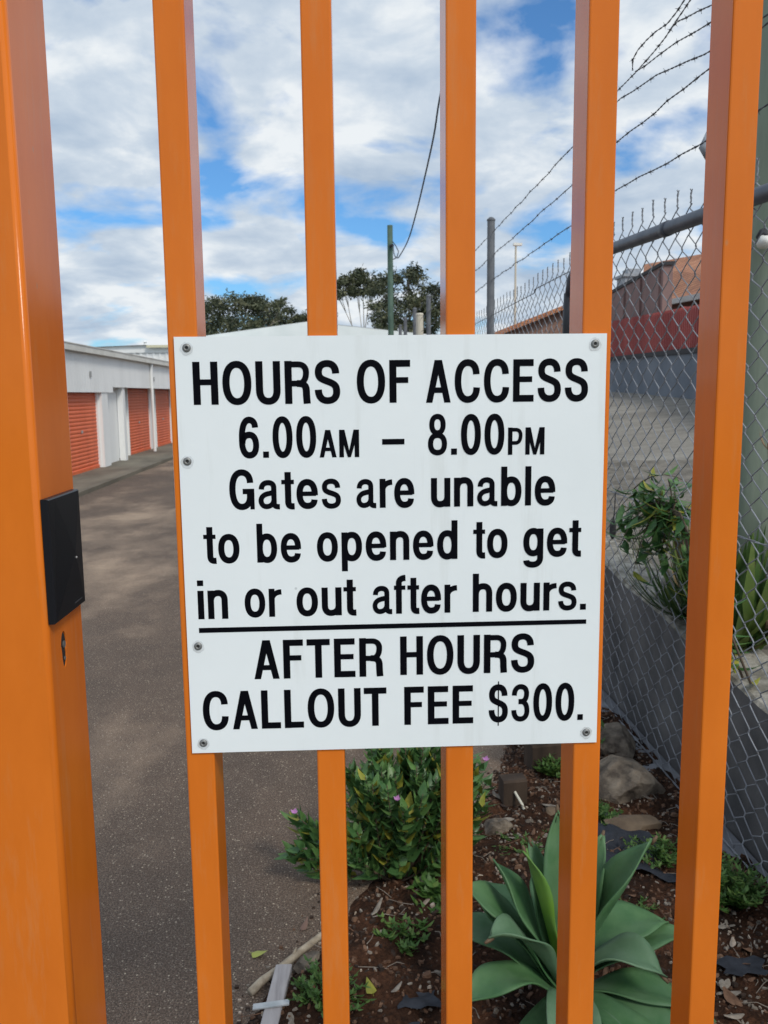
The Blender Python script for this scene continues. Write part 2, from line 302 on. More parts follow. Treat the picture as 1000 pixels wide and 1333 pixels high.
def thing(name, loc, label, cat, group=None):
    o = bpy.data.objects.new(name, None); COL.objects.link(o); o.location = loc; return tag(o, label, cat, group)
def copy_tree(o, parent=None):
    c = o.copy(); COL.objects.link(c)
    if parent is not None: c.parent = parent; c.matrix_parent_inverse = o.matrix_parent_inverse.copy()
    for ch in o.children: copy_tree(ch, c)
    return c
def sheet(name, poly, z, m, kind='structure'):
    b = MB(); b.poly([(x, y, z) for x, y in poly]); return tag(b.build(name, m), kind=kind)

# ------------------------------------------------------------------ ground, driveway, yard
sheet('ground', [(-400, -60), (400, -60), (400, 600), (-400, 600)], -0.10, M_terrain)
sheet('driveway', [(-12, -9), (1.36, -9), (1.36, 70), (-12, 70)], 0.0, M_asph)
b = MB()
for y0, y1 in ((7, 20.4), (20.4, 29.6), (29.6, 46)):
    b.box((-6.4, y0+0.006, -0.05), (-4.55, y1-0.006, 0.035))
    b.box((-4.546, y0+0.006, -0.05), (-4.42, y1-0.006, 0.075))
tag(b.build('pavement', M_apron), kind='structure')
sheet('bounce_slab', [(-12, -8), (8, -8), (8, 0.55), (-12, 0.55)], 0.006, M_conc)  # pale slab added out of view to bounce light up onto the gate
b = MB()   # the neighbour's yard climbs gently away from the viewer
nx, ny = 24, 60
def yz(x, y): return 0.60 + 0.085*min(x-1.6, 6)*min(1, max(0, (16.2-y)/5)) + 0.082*(min(y, 16.2)-3) + 0.02*mnoise.noise((x*0.7, y*0.5, 2))
g = [[b.vert((1.60 + 28*(i/nx)**1.5, 0.3 + 30*(j/ny), yz(1.6+28*(i/nx)**1.5, 0.3+30*j/ny))) for j in range(ny+1)] for i in range(nx+1)]
for i in range(nx):
    for j in range(ny): b.face((g[i][j], g[i+1][j], g[i+1][j+1], g[i][j+1]))
tag(b.build('yard', M_yard, smooth=True), kind='structure')
b = MB(); g = []   # strip of bare gritty dirt along the wall
for j in range(41):
    y = 0.4 + 7.4*j/40; xe = 4.4 + .25*mnoise.noise((y*1.3, 2, 0)) - (max(0, y-6.4)*1.6); g.append([b.vert((x, y, yz(x, y)+.012+.02*mnoise.noise((x*4, y*4, 6))*(1 if i < 12 else 0))) for i, x in enumerate([1.66+(xe-1.66)*q/12 for q in range(13)])])
for j in range(40):
    for i in range(12): b.face((g[j][i], g[j][i+1], g[j+1][i+1], g[j+1][i]))
tag(b.build('dirt_ground', M_verge, smooth=True), kind='structure')
# soil of the garden bed, lumpy, inside a curved edge
EDGE = [(-0.55, 1.05), (-0.40, 1.75), (-0.30, 2.08), (-0.25, 2.22), (-0.06, 2.43), (-0.01, 2.62), (0.14, 2.86), (0.46, 3.18), (0.62, 3.45), (0.74, 3.75), (0.80, 4.15), (0.84, 4.4)]
def bed_x(y):
    for (xa, ya), (xb, yb) in zip(EDGE, EDGE[1:]):
        if ya <= y <= yb: return xa + (xb-xa)*(y-ya)/(yb-ya)
    return EDGE[0][0] if y < EDGE[0][1] else EDGE[-1][0]
def soil_z(x, y):
    e = min(1.0, max(0.0, (x-bed_x(y))/0.12))
    return -0.012 + e*(0.045 + 0.028*mnoise.noise((x*3.1, y*3.1, 0.3)) + 0.022*mnoise.noise((x*9, y*9, 4.0)) + 0.012*mnoise.noise((x*25, y*25, 1.0)))
b = MB(); nx, ny = 90, 150
g = []
for j in range(ny+1):
    y = 1.05 + 3.35*j/ny; x0 = bed_x(y) + 0.025*mnoise.noise((y*6, 1.0, 0)); g.append([])
    for i in range(nx+1):
        x = x0 + (1.44-x0)*i/nx; g[-1].append(b.vert((x, y, soil_z(x, y))))
for j in range(ny):
    for i in range(nx): b.face((g[j][i], g[j][i+1], g[j+1][i+1], g[j+1][i]))
tag(b.build('soil', M_soil, smooth=True), kind='structure')

# ------------------------------------------------------------------ the gate frame of reference
PSI = -0.01664; GC = Vector((0.08, 1.1811, 1.48))
GU = Vector((math.cos(PSI), math.sin(PSI), 0)); GN = Vector((-math.sin(PSI), math.cos(PSI), 0))
def gp(u, n, z): p = GC + GU*u + GN*n; return Vector((p.x, p.y, z))
def rrect(u0, u1, n0, n1, r, seg=4):
    pr = []
    for (cu, cn, a0) in ((u1-r, n0+r, -90), (u1-r, n1-r, 0), (u0+r, n1-r, 90), (u0+r, n0+r, 180)):
        for k in range(seg+1):
            a = rad(a0 + 90*k/seg); pr.append((cu + r*math.cos(a), cn + r*math.sin(a)))
    return pr
def tube_section(name, u0, u1, n0, n1, r, z0, z1, m, parent=None, seg=4):
    b = MB(); pr = [GU*a + GN*c for a, c in rrect(u0, u1, n0, n1, r, seg)]
    o = gp(0, 0, 0); b.prism(pr, (o.x, o.y, z0), (o.x, o.y, z1))
    ob = b.build(name, m, parent)
    for p in ob.data.polygons: p.use_smooth = len(p.vertices) == 4 and p.area < (r*1.2)*(z1-z0)*0.9 and r > 0.004
    return ob
gate = thing('orange_gate', gp(0, 0, 0), 'orange powder coated gate of evenly spaced upright bars, carrying the white sign', 'gate')
for u0, u1 in ((-0.3095, -0.2685), (-0.1175, -0.0765), (0.0745, 0.1155), (0.2665, 0.3075), (0.4610, 0.5020)):
    tube_section('bar', u0, u1, 0.0035, 0.0785, 0.0025, 0.12, 2.55, M_orange, gate, 2)
for z in (0.12, 2.55):
    b = MB(); o0, o1 = gp(-0.47, 0.041, z), gp(0.72, 0.041, z)
    pr = [GN*a + Vector((0, 0, c)) for a, c in ((-0.0375, -0.05), (0.0375, -0.05), (0.0375, 0.0), (-0.0375, 0.0))] if z < 1 else [GN*a + Vector((0, 0, c)) for a, c in ((-0.0375, 0.0), (0.0375, 0.0), (0.0375, 0.05), (-0.0375, 0.05))]
    b.prism(pr, o0, o1); b.build('rail', M_orange, gate)
for u in (-0.4, 0.6): b = MB(); b.box(tuple(gp(u, 0.03, 0.0)), tuple(gp(u, 0.05, 0.07)+Vector((0.06, 0, 0)))); b.build('guide_foot', M_galv, gate)

# gate post: hollow cut for the lock, box section with rounded corners
post = tube_section('gate_post', -0.660, -0.4975, 0.002, 0.158, 0.009, 0.0, 2.7, M_orange, None, 8)
tag(post, 'thick orange box section gate post with a lock slot cut in its side', 'post')
cut = MB()
kz = 1.48-0.158; kn = 0.063
prof = []
for k in range(24):   # two-lobed slot: wider round top, narrow tail
    a = 2*math.pi*k/24; sx_, sz_ = math.cos(a), math.sin(a)
    w = 0.0125 if sz_ > 0 else 0.0095
    prof.append((w*sx_*(1.0 if abs(sz_) > 0.25 else 0.78), 0.027*sz_ + (0.002 if sz_ > 0 else 0)))
cp = [gp(-0.530, kn+a, kz+c) for a, c in prof]; cq = [gp(-0.480, kn+a, kz+c) for a, c in prof]
i = [cut.vert(p) for p in cp]; j = [cut.vert(p) for p in cq]; n = len(i)
for k in range(n): cut.face((i[k], i[(k+1) % n], j[(k+1) % n], j[k]))
cut.face(i[::-1]); cut.face(j)
co = cut.build('slot_cutter', M_orange)
md = post.modifiers.new('slot', 'BOOLEAN'); md.object = co; md.operation = 'DIFFERENCE'; md.solver = 'EXACT'
dg = bpy.context.evaluated_depsgraph_get(); me2 = bpy.data.meshes.new_from_object(post.evaluated_get(dg))
post.modifiers.clear(); post.data = me2; bpy.data.objects.remove(co)
b = MB(); pr = [gp(-0.5285, kn+a*0.94, kz+c*0.94) for a, c in prof]; pq = [gp(-0.4988, kn+a*0.94, kz+c*0.94) for a, c in prof]
i = [b.vert(p) for p in pr]; j = [b.vert(p) for p in pq]
for k in range(n): b.face((i[k], i[(k+1) % n], j[(k+1) % n], j[k]))
b.face(i[::-1]); b.face(j)
lc = b.build('slot_shade_plug', M_dark, post)  # near-black plug stands in for the shade deep inside the slot
b = MB(); b.tube([gp(-0.500, kn+0.0035, kz+0.008), gp(-0.4976, kn+0.0035, kz+0.008)], 0.0055, 12); b.build('lock_cylinder', M_alu, lc); b = MB(); b.tube([gp(-0.500, kn+0.004, kz-0.014), gp(-0.4978, kn+0.004, kz-0.014)], 0.003, 10); b.build('lock_pin', M_alu, lc)

# card reader on the post's side
zt, zb = 1.48+0.0775, 1.48-0.1030
rd = thing('card_reader', gp(-0.497, 0.075, zb), 'slim black card reader mounted on the side of the thick orange post', 'card reader')
b = MB(); n0, n1 = 0.006, 0.141
def ring(u, i_): return [gp(u, n0+i_, zb+i_), gp(u, n1-i_, zb+i_), gp(u, n1-i_, zt-i_), gp(u, n0+i_, zt-i_)]
rings = [ring(-0.4972, 0), ring(-0.4885, 0), ring(-0.4862, 0.0018)]
ids = [[b.vert(p) for p in r] for r in rings]
for a, c in zip(ids, ids[1:]):
    for k in range(4): b.face((a[k], a[(k+1) % 4], c[(k+1) % 4], c[k]))
b.face(ids[0][::-1])
# front face folded along a diagonal crease
q = [gp(-0.4862, n0+0.0018, zb+0.0018), gp(-0.4862, n1-0.0018, zb+0.0018), gp(-0.4862, n1-0.0018, zt-0.0018), gp(-0.4862, n0+0.0018, zt-0.0018)]
pk = gp(-0.4828, n0+0.092, zb+0.088); tl = gp(-0.4862, n0+0.026, zt-0.0018)
P_ = [b.vert(x) for x in q]; K = b.vert(pk); T_ = b.vert(tl)
for tri in ((P_[0], P_[1], K), (P_[1], P_[2], K), (P_[2], T_, K), (T_, P_[3], P_[0], K)): b.face(tri)
b.build('housing', M_black, rd)
b = MB(); b.tube([gp(-0.4832, n0+0.094, zb+0.080), gp(-0.4818, n0+0.094, zb+0.080)], 0.0016, 8); b.build('indicator', M_led, rd)
b = MB()
b.box(*[tuple(gp(-0.4862+d, n0+0.084+e, zb+0.010+f_)) for d, e, f_ in ((0.0002, 0, 0), (0.0006, 0.034, 0.0016))])
b.build('embossed_mark', mat('mark_grey', (0.05, 0.05, 0.055), 0.4), rd)

# ------------------------------------------------------------------ the sign
sign = thing('notice_sign', gp(0, 0, 1.18), 'square white notice in black capitals giving hours of access, riveted to orange gate bars', 'sign')
b = MB(); nsx = 12
def pz(u, z): return 0.00025*math.sin(u*7+0.4)*math.sin((z-1.2)*6)
g0 = [[b.vert(gp(-0.3+0.6*i/nsx, pz(-0.3+0.6*i/nsx, 1.18+0.6*j/nsx), 1.18+0.6*j/nsx)) for j in range(nsx+1)] for i in range(nsx+1)]
g1 = [[b.vert(gp(-0.3+0.6*i/nsx, 0.003, 1.18+0.6*j/nsx)) for j in range(nsx+1)] for i in range(nsx+1)]
for i in range(nsx):
    for j in range(nsx):
        b.face((g0[i][j], g0[i+1][j], g0[i+1][j+1], g0[i][j+1])); b.face((g1[i][j], g1[i][j+1], g1[i+1][j+1], g1[i+1][j]))
for k in range(nsx):
    b.face((g0[k][0], g1[k][0], g1[k+1][0], g0[k+1][0])); b.face((g0[k][nsx], g0[k+1][nsx], g1[k+1][nsx], g1[k][nsx]))
    b.face((g0[0][k], g0[0][k+1], g1[0][k+1], g1[0][k])); b.face((g0[nsx][k], g1[nsx][k], g1[nsx][k+1], g0[nsx][k+1]))
b.build('panel', M_white, sign)
for u, z in ((-0.283, 0.285), (-0.2886, 0.1292), (-0.2847, -0.1378), (-0.283, -0.2845), (0.2833, 0.2858), (0.284, -0.2836)):
    z += 1.48; b = MB(); zo = -0.0004
    prof = [(0.0058, 0.0), (0.0058, -0.0007), (0.0050, -0.0016), (0.0034, -0.0023), (0.0024, -0.0024), (0.0021, -0.0012), (0.0, -0.0010)]
    rr = [[b.vert(gp(u + r*math.cos(2*math.pi*k/20), zo+d, z + r*math.sin(2*math.pi*k/20))) for k in range(20)] for r, d in prof[:-1]]
    for a, c in zip(rr, rr[1:]):
        for k in range(20): b.face((a[k], a[(k+1) % 20], c[(k+1) % 20], c[k]))
    b.face(rr[-1], 1)
    rv = b.build('rivet', [M_alu, M_dark], sign, True)
    b = MB(); c0 = b.vert(gp(u, zo, z)); rg = [b.vert(gp(u + 0.0088*math.cos(k*0.3142)*(0.9+0.2*rng.random()), zo, z - 0.001 + 0.0092*math.sin(k*0.3142)*(0.9+0.2*rng.random()))) for k in range(20)]
    for k in range(20): b.face((c0, rg[k], rg[(k+1) % 20]))
    b.build('grey_ring', M_ring, rv)  # thin uneven disc, slightly greyer than the panel, around each rivet

# lettering: narrow grotesque drawn as pen strokes, cap height 1
T = 0.160; H = T/2
def arcq(p0, p1, lead, n=9, k=0.63):
    """quarter arc, leaving p0 horizontally ('H') or vertically ('V')"""
    (x0, y0), (x1, y1) = p0, p1
    c0, c1 = ((x0+(x1-x0)*k, y0), (x1, y1+(y0-y1)*k)) if lead == 'H' else ((x0, y0+(y1-y0)*k), (x1+(x0-x1)*k, y1))
    return [tuple((1-t)**3*p0[i]+3*(1-t)**2*t*c0[i]+3*(1-t)*t*t*c1[i]+t**3*p1[i] for i in (0, 1)) for t in [q/n for q in range(1, n+1)]]
def path(start, *ops, t=T, closed=False):
    pts = [start]
    for o in ops:
        if o[0] == 'L': pts.append((o[1], o[2]))
        elif o[0] in 'HV': pts += arcq(pts[-1], (o[1], o[2]), o[0])
        elif o[0] == 'C':
            p0 = pts[-1]; c0 = o[1:3]; c1 = o[3:5]; p1 = o[5:7]
            pts += [tuple((1-q)**3*p0[i]+3*(1-q)**2*q*c0[i]+3*(1-q)*q*q*c1[i]+q**3*p1[i] for i in (0, 1)) for q in [k/10 for k in range(1, 11)]]
    return ('S', pts, t, closed)
def line(a, b_, t=T): return ('S', [a, b_], t, False)
def fill(*pts): return ('P', list(pts))
def oval(cx_, cy_, rx, ry, t=T): return path((cx_, cy_+ry), ('H', cx_+rx, cy_), ('V', cx_, cy_-ry), ('H', cx_-rx, cy_), ('V', cx_, cy_+ry), t=t, closed=True)
XH = 0.735; B = 0.014
def S_(w, h, t, ov=B):
    k = t/2; m = h*0.52
    return path((w-k-0.015, h*0.70), ('V', w*0.5, h-k+ov), ('H', k+0.008, h*0.735),
                ('C', k+0.008, h*0.60, w*0.26, h*0.575, w*0.50, m), ('C', w*0.76, h*0.46, w-k, h*0.43, w-k, h*0.275), ('V', w*0.5, k-ov), ('H', k, h*0.325), t=t)
def glyphs():
    G = {}; h = H
    G['H'] = (0.555, [line((h, 0), (h, 1)), line((0.555-h, 0), (0.555-h, 1)), line((T, .525), (.555-T, .525), .135)])
    G['O'] = (0.645, [oval(.3225, .5, .3225-h, .5-h+B)])
    G['U'] = (0.55, [path((h, 1), ('L', h, .33), ('V', .275, h-B), ('H', .55-h, .33), ('L', .55-h, 1))])
    G['R'] = (0.57, [line((h, 0), (h, 1)), path((T, 1-h), ('L', .30, 1-h), ('H', .56-h, .735), ('V', .30, .475), ('L', T, .475), t=.135),
                     path((.27, .475), ('C', .43, .475, .478, .43, .478, .28), ('L', .482, .14), ('L', .492, 0))])
    G['S'] = (0.57, [S_(.57, 1, T)])
    G['F'] = (0.475, [line((h, 0), (h, 1)), line((T, 1-h), (.475, 1-h)), line((T, .53), (.43, .53), .135)])
    G['E'] = (0.505, [line((h, 0), (h, 1)), line((T, 1-h), (.495, 1-h)), line((T, .53), (.465, .53), .135), line((T, h), (.505, h))])
    G['A'] = (0.60, [fill((0, 0), (.155, 0), (.375, 1), (.21, 1)), fill((.60, 0), (.445, 0), (.225, 1), (.39, 1)), line((.14, .295), (.46, .295), .13)])
    G['C'] = (0.615, [path((.615-h-.01, .66), ('V', .315, 1-h+B), ('H', h, .5), ('V', .315, h-B), ('H', .615-h, .35))])
    G['G'] = (0.635, [path((.625-h-.01, .67), ('V', .32, 1-h+B), ('H', h, .5), ('V', .31, h-B), ('H', .635-h-.03, .35), ('L', .635-h-.03, .44)), line((.34, .455), (.635, .455), .135), line((.635-.055, .455), (.635-.055, 0), .11)])
    G['M'] = (0.70, [line((h, 0), (h, 1)), line((.70-h, 0), (.70-h, 1)), fill((.0, 1), (.19, 1), (.40, 0), (.295, 0)), fill((.70, 1), (.51, 1), (.30, 0), (.405, 0))])
    G['P'] = (0.54, [line((h, 0), (h, 1)), path((T, 1-h), ('L', .28, 1-h), ('H', .54-h, .715), ('V', .28, .435), ('L', T, .435), t=.135)])
    G['T'] = (0.55, [line((0, 1-h), (.55, 1-h)), line((.275, 0), (.275, 1-T))])
    G['L'] = (0.465, [line((h, 0), (h, 1)), line((T, h), (.465, h))])
    G['$'] = (0.54, [S_(.54, 1, T), line((.27, -.10), (.27, 1.09), .03)])
    G['3'] = (0.52, [path((h, .70), ('V', .255, 1-h+B), ('H', .52-h-.015, .755), ('V', .27, .535), ('L', .20, .535), t=.138), path((.20, .535), ('L', .27, .535), ('H', .52-h, .285), ('V', .255, h-B), ('H', h-.01, .31), t=.138)])
    G['0'] = (0.53, [oval(.265, .5, .265-h, .5-h+B)])
    G['6'] = (0.53, [path((.53-h-.015, .745), ('V', .275, 1-h+B), ('H', h, .47), ('L', h, .40), ('V', .27, h-B), ('H', .53-h, .315), ('V', .275, .635-h+B), ('H', h+.012, .36))])
    G['8'] = (0.53, [oval(.265, .755, .245-h-.015, .245-h+B+.025, .135), oval(.265, .275, .265-h, .275-h+B+.01, .138)])
    G['.'] = (0.155, [fill((0, 0), (.155, 0), (.155, .155), (0, .155))])
    G['a'] = (0.545, [path((h+.005, .50), ('V', .255, XH-h+B), ('H', .40, .545), ('L', .40, .17), ('C', .40, .08, .43, .055, .545, .058), t=.135),
                      path((.40, .44), ('C', .36, .39, .21, .41, .13, .34), ('C', .02, .26, .065, h-B, .205, h-B), ('C', .31, h-B, .40, .13, .40, .27), t=.13)])
    G['t'] = (0.325, [path((.165, .93), ('L', .165, .20), ('C', .165, .085, .20, .055, .325, .063)), line((0, XH-.055), (.32, XH-.055), .11)])
    G['e'] = (0.55, [path((.55-h, .335), ('L', .55-h, .37), ('V', .275, XH-h+B), ('H', h, .365), ('V', .28, h-B), ('H', .55-h-.012, .225)), line((T*.8, .375), (.55-T*.3, .375), .115)])
    G['s'] = (0.49, [S_(.49, XH, .132)])
    G['r'] = (0.345, [line((h, 0), (h, XH)), path((h, .40), ('V', .345, XH-h-.006), t=.138)])
    G['u'] = (0.515, [path((h, XH), ('L', h, .26), ('V', .235, h-B), ('H', .515-h, .27)), line((.515-h, 0), (.515-h, XH))])
    G['n'] = (0.515, [line((h, 0), (h, XH)), path((h, .45), ('V', .275, XH-h+B), ('H', .515-h, .48), ('L', .515-h, 0))])
    G['h'] = (0.515, [line((h, 0), (h, 1)), path((h, .45), ('V', .275, XH-h+B), ('H', .515-h, .48), ('L', .515-h, 0))])
    G['b'] = (0.545, [line((h, 0), (h, 1)), oval(.545/2, XH/2, .545/2-h, XH/2-h+B)])
    G['d'] = (0.545, [line((.545-h, 0), (.545-h, 1)), oval(.545/2, XH/2, .545/2-h, XH/2-h+B)])
    G['p'] = (0.545, [line((h, -.27), (h, XH)), oval(.545/2, XH/2, .545/2-h, XH/2-h+B)])
    G['g'] = (0.54, [path((.54-h, XH), ('L', .54-h, -.02), ('V', .26, -.285+h), ('H', h+.005, -.09)), oval(.27, XH/2+.015, .27-h, XH/2-h+B-.012)])
    G['o'] = (0.555, [oval(.2775, XH/2, .2775-h, XH/2-h+B)])
    G['l'] = (T, [line((h, 0), (h, 1))])
    G['i'] = (T, [line((h, 0), (h, XH)), line((h, .855), (h, 1))])
    G['f'] = (0.32, [path((.135, 0), ('L', .135, .80), ('V', .32, 1-h+.012)), line((0, XH-.055), (.315, XH-.055), .11)])
    return G
GL = glyphs()
def stroke_poly(pts, t, closed):
    P = [Vector(p) for p in pts]
    if closed and (P[0]-P[-1]).length < 1e-6: P = P[:-1]
    n = len(P); out_ = []
    for i in range(n):
        a = P[(i-1) % n] if (closed or i > 0) else None; c = P[(i+1) % n] if (closed or i < n-1) else None
        d1 = (P[i]-a).normalized() if a is not None else None; d2 = (c-P[i]).normalized() if c is not None else None
        if d1 is None: d1 = d2
        if d2 is None: d2 = d1
        n1 = Vector((-d1.y, d1.x)); n2 = Vector((-d2.y, d2.x)); mth = (n1+n2).normalized(); k = max(0.45, mth.dot(n1))
        out_.append((P[i]+mth*(t/2/k), P[i]-mth*(t/2/k)))
    if closed: out_.append(out_[0])
    return out_
KERN = {('A', 'F'): -.0, ('F', 'T'): -.01, ('r', '.'): -.04, ('U', 'T'): -.02, ('O', 'U'): .0, ('L', 'L'): -.005}
def word(name, s, u0, u1, base, cap, gap=0.098):
    x = 0; parts = []
    for a, ch in enumerate(s):
        w, st = GL[ch]; parts.append((x, st)); x += w + gap + (KERN.get((ch, s[a+1]), 0) if a+1 < len(s) else 0)
        if ch in '.': x += 0.01
        if ch in 'tfr' or (a+1 < len(s) and s[a+1] in 'tf'): x -= 0.045
    polys = []
    for xo, st in parts:
        for q in st:
            if q[0] == 'P': polys.append([(px+xo, py) for px, py in q[1]])
            else:
                e = stroke_poly(q[1], q[2], q[3])
                polys.append([[((a.x+xo, a.y), (c.x+xo, c.y)) for a, c in e]])
    xs = [p[0] for pl in polys for p in (pl if not isinstance(pl[0], list) else [v for pr in pl[0] for v in pr])]
    lo, hi = min(xs), max(xs); sx_ = (u1-u0)/(hi-lo); b = MB()
    for k, pl in enumerate(polys):
        off = -0.0004 - 0.00004*(k % 7)
        f = lambda p: gp(u0+(p[0]-lo)*sx_, off, 1.48+base+p[1]*cap)
        if isinstance(pl[0], list):
            e = pl[0]; ids = [(b.vert(f(a)), b.vert(f(c))) for a, c in e]
            for (a, c), (a2, c2) in zip(ids, ids[1:]): b.face((c, c2, a2, a))
        else: b.poly([f(p) for p in pl])
    print('WORD', s, 'xscale/cap %.3f' % (sx_/cap))
    return b.build(name, M_vinyl, sign)
for s, u0, u1, bz, cp_ in (('HOURS', -.2763, -.0735, .2073, .0588), ('OF', -.0503, .0242, .2073, .0588), ('ACCESS', .0462, .2749, .2067, .0588),
        ('6.00', -.2159, -.1083, .1327, .0568), ('AM', -.1040, -.0483, .1320, .0385), ('8.00', .0487, .1570, .1335, .0562), ('PM', .1623, .2143, .1322, .0385),
        ('Gates', -.2319, -.0752, .0600, .0562), ('are', -.0533, .0290, .0594, .0562), ('unable', .0528, .2310, .0594, .0562),
        ('to', -.2710, -.2205, -.0165, .0562), ('be', -.1958, -.1332, -.0168, .0562), ('opened', -.1106, .0907, -.0165, .0562), ('to', .1135, .1630, -.0158, .0562), ('get', .1860, .2702, -.0156, .0562),
        ('in', -.2826, -.2398, -.0980, .0570), ('or', -.2159, -.1627, -.0965, .0562), ('out', -.1417, -.0557, -.0963, .0562), ('after', -.0323, .0903, -.0958, .0566), ('hours.', .1132, .2791, -.0955, .0566),
        ('AFTER', -.2054, -.0178, -.1893, .0582), ('HOURS', .0070, .2043, -.1882, .0582), ('CALLOUT', -.2819, -.0137, -.2648, .0584), ('FEE', .0124, .1145, -.2648, .0584), ('$300.', .1375, .2784, -.2640, .0574)):
    word('lettering', s, u0, u1, bz, cp_)
b = MB(); b.poly([gp(u, -0.0005, 1.48+z) for u, z in ((-.0159, .1490), (.0155, .1490), (.0155, .1568), (-.0159, .1568))]); b.build('dash', M_vinyl, sign)
b = MB(); b.poly([gp(u, -0.0005, 1.48+z) for u, z in ((-.2825, -.1182), (.2801, -.1168), (.2801, -.1102), (-.2825, -.1108))]); b.build('rule_line', M_vinyl, sign)

# ------------------------------------------------------------------ chain link fence
FX = 1.42; Y0, Y1 = 1.45, 19.0
fence = thing('chain_link_fence', (FX, 5, 0), 'tall chain link fence with barbed wire strands running away beside the garden bed', 'fence')
b = MB(); w = 0.067; n = int((Y1-Y0)/w); J = 45; Z0 = 0.05
def topz(y): return (2.30 + 0.052*(y-2.2) + 0.065 if y < 4.6 else 2.44) + 0.008*math.sin(y*3.7)
for k in range(n):
    y = Y0 + k*w; pts = []; jit = [0.004*mnoise.noise((k*0.31, j*0.43, 1.0)) for j in range(J+1)]
    for j in range(J+1):
        side = (j + k) % 2; yy = y + side*w + 0.007*mnoise.noise(((k+side)*0.9, j*0.8, 3.0)); z = Z0 + (topz(y)-Z0)*j/J + 0.006*mnoise.noise(((k+side)*0.9, j*0.8, 9.0))
        front = 0.0032 if j % 2 else -0.0032; s_ = 1 if side else -1
        if y < 7.0: pts += [(FX-front, yy - s_*0.0075, z-0.0105), (FX-front*0.5, yy + s_*0.0015, z-0.004), (FX+front*0.5, yy + s_*0.0015, z+0.004), (FX+front, yy - s_*0.0075, z+0.0105)]
        else: pts.append((FX+front, yy, z))
    side = (J + k) % 2; pi_ = k + side; yj = Y0 + pi_*w; lean = 0.012*mnoise.noise((pi_*1.7, 4.0, 0)); hh = 0.058 + 0.02*mnoise.noise((pi_*2.3, 1.0, 5)); zt_ = pts[-1][2]; s_ = 1 if side else -1
    xo = lambda q: FX + 0.0024*math.cos(q + (math.pi if side else 0)); yo = lambda q: 0.0024*math.sin(q + (math.pi if side else 0))
    pts += [(xo(q), yj + yo(q) + lean*f, zt_ + hh*f) for q, f in ((0, .12), (1.6, .3), (3.1, .48), (4.7, .64), (6.2, .8))] + [(FX, yj + lean - s_*0.010, zt_+hh*1.04)]
    b.tube(pts, 0.0024 if y < 8 else 0.0021, 5 if y < 4.2 else (4 if y < 7 else 3), 0, False)
b.build('wire_mesh', M_wire, fence, True)
b = MB(); rail_pts = [(FX-0.005, 0.9, 2.235), (FX-0.005, 2.42, 2.313), (FX-0.005, 2.82, 2.337), (FX-0.005, 3.27, 2.361), (FX-0.005, 4.32, 2.415), (FX-0.005, 4.80, 2.43), (FX-0.005, 4.97, 2.415), (FX-0.005, 5.07, 2.36), (FX-0.005, 5.11, 2.26)]
b.tube(rail_pts, 0.029, 14); b.build('top_rail', M_rail, fence, True)
for y, z in ((3.05, 2.349), (3.62, 2.379)): b = MB(); b.tube([(FX-.005, y-.03, z-.0015), (FX-.005, y+.03, z+.0015)], 0.0322, 14); b.build('rail_coupling', M_rail, fence, True)
b = MB(); b.tube([(FX-0.005, 5.11, 2.285), (FX-0.005, 5.13, 2.1), (FX-0.005, 5.14, 1.2), (FX-0.005, 5.14, 0.0)], 0.033, 14); b.build('corner_post', M_pipe_black, fence, True)
for y, h_ in ((7.68, 3.21), (12.77, 3.12), (14.95, 3.15), (16.96, 3.16), (18.3, 3.13)):
    b = MB(); r = 0.034; b.tube([(FX-.012, y, -0.02), (FX-.012, y, h_)], r, 14); b.tube([(FX-.012, y, h_), (FX-.012, y, h_+.012), (FX-.012, y, h_+.03)], [r*1.12, r*1.12, r*0.5], 14); b.build('post', M_post, fence)
b = MB(); b.tube([(FX-.03, 2.3, -0.02), (FX-.03, 2.3, 2.30)], 0.03, 14)
def wavy(x, y0, y1, zf, amp, step=0.35, r=0.002, n=5):
    pts = []; y = y0
    while y < y1: pts.append((x + amp*(rng.random()-.5), y, zf(y) + amp*(rng.random()-.5))); y += step
    pts.append((x, y1, zf(y1))); return pts
for nm, zf in (('bottom_wire', lambda y: 0.045), ('middle_wire', lambda y: 1.19), ('top_wire', lambda y: 2.41 if y < 6 else 2.385)):
    b = MB(); ph = rng.random()*6
    for q in (0, 1):   # two lays of a twisted line wire
        b.tube([(FX-.009 + 0.0022*math.cos(y*34+q*math.pi+ph), y, zf(y) + 0.004*math.sin(y*1.3) + 0.0022*math.sin(y*34+q*math.pi+ph)) for y in [1.45+i*.03 for i in range(int((18.5 if nm != 'top_wire' else 18.5)/.03)-50)] if nm != 'top_wire' or y > 5.1], 0.0022, 4, 0, False)
    b.build(nm, M_wire, fence, True)
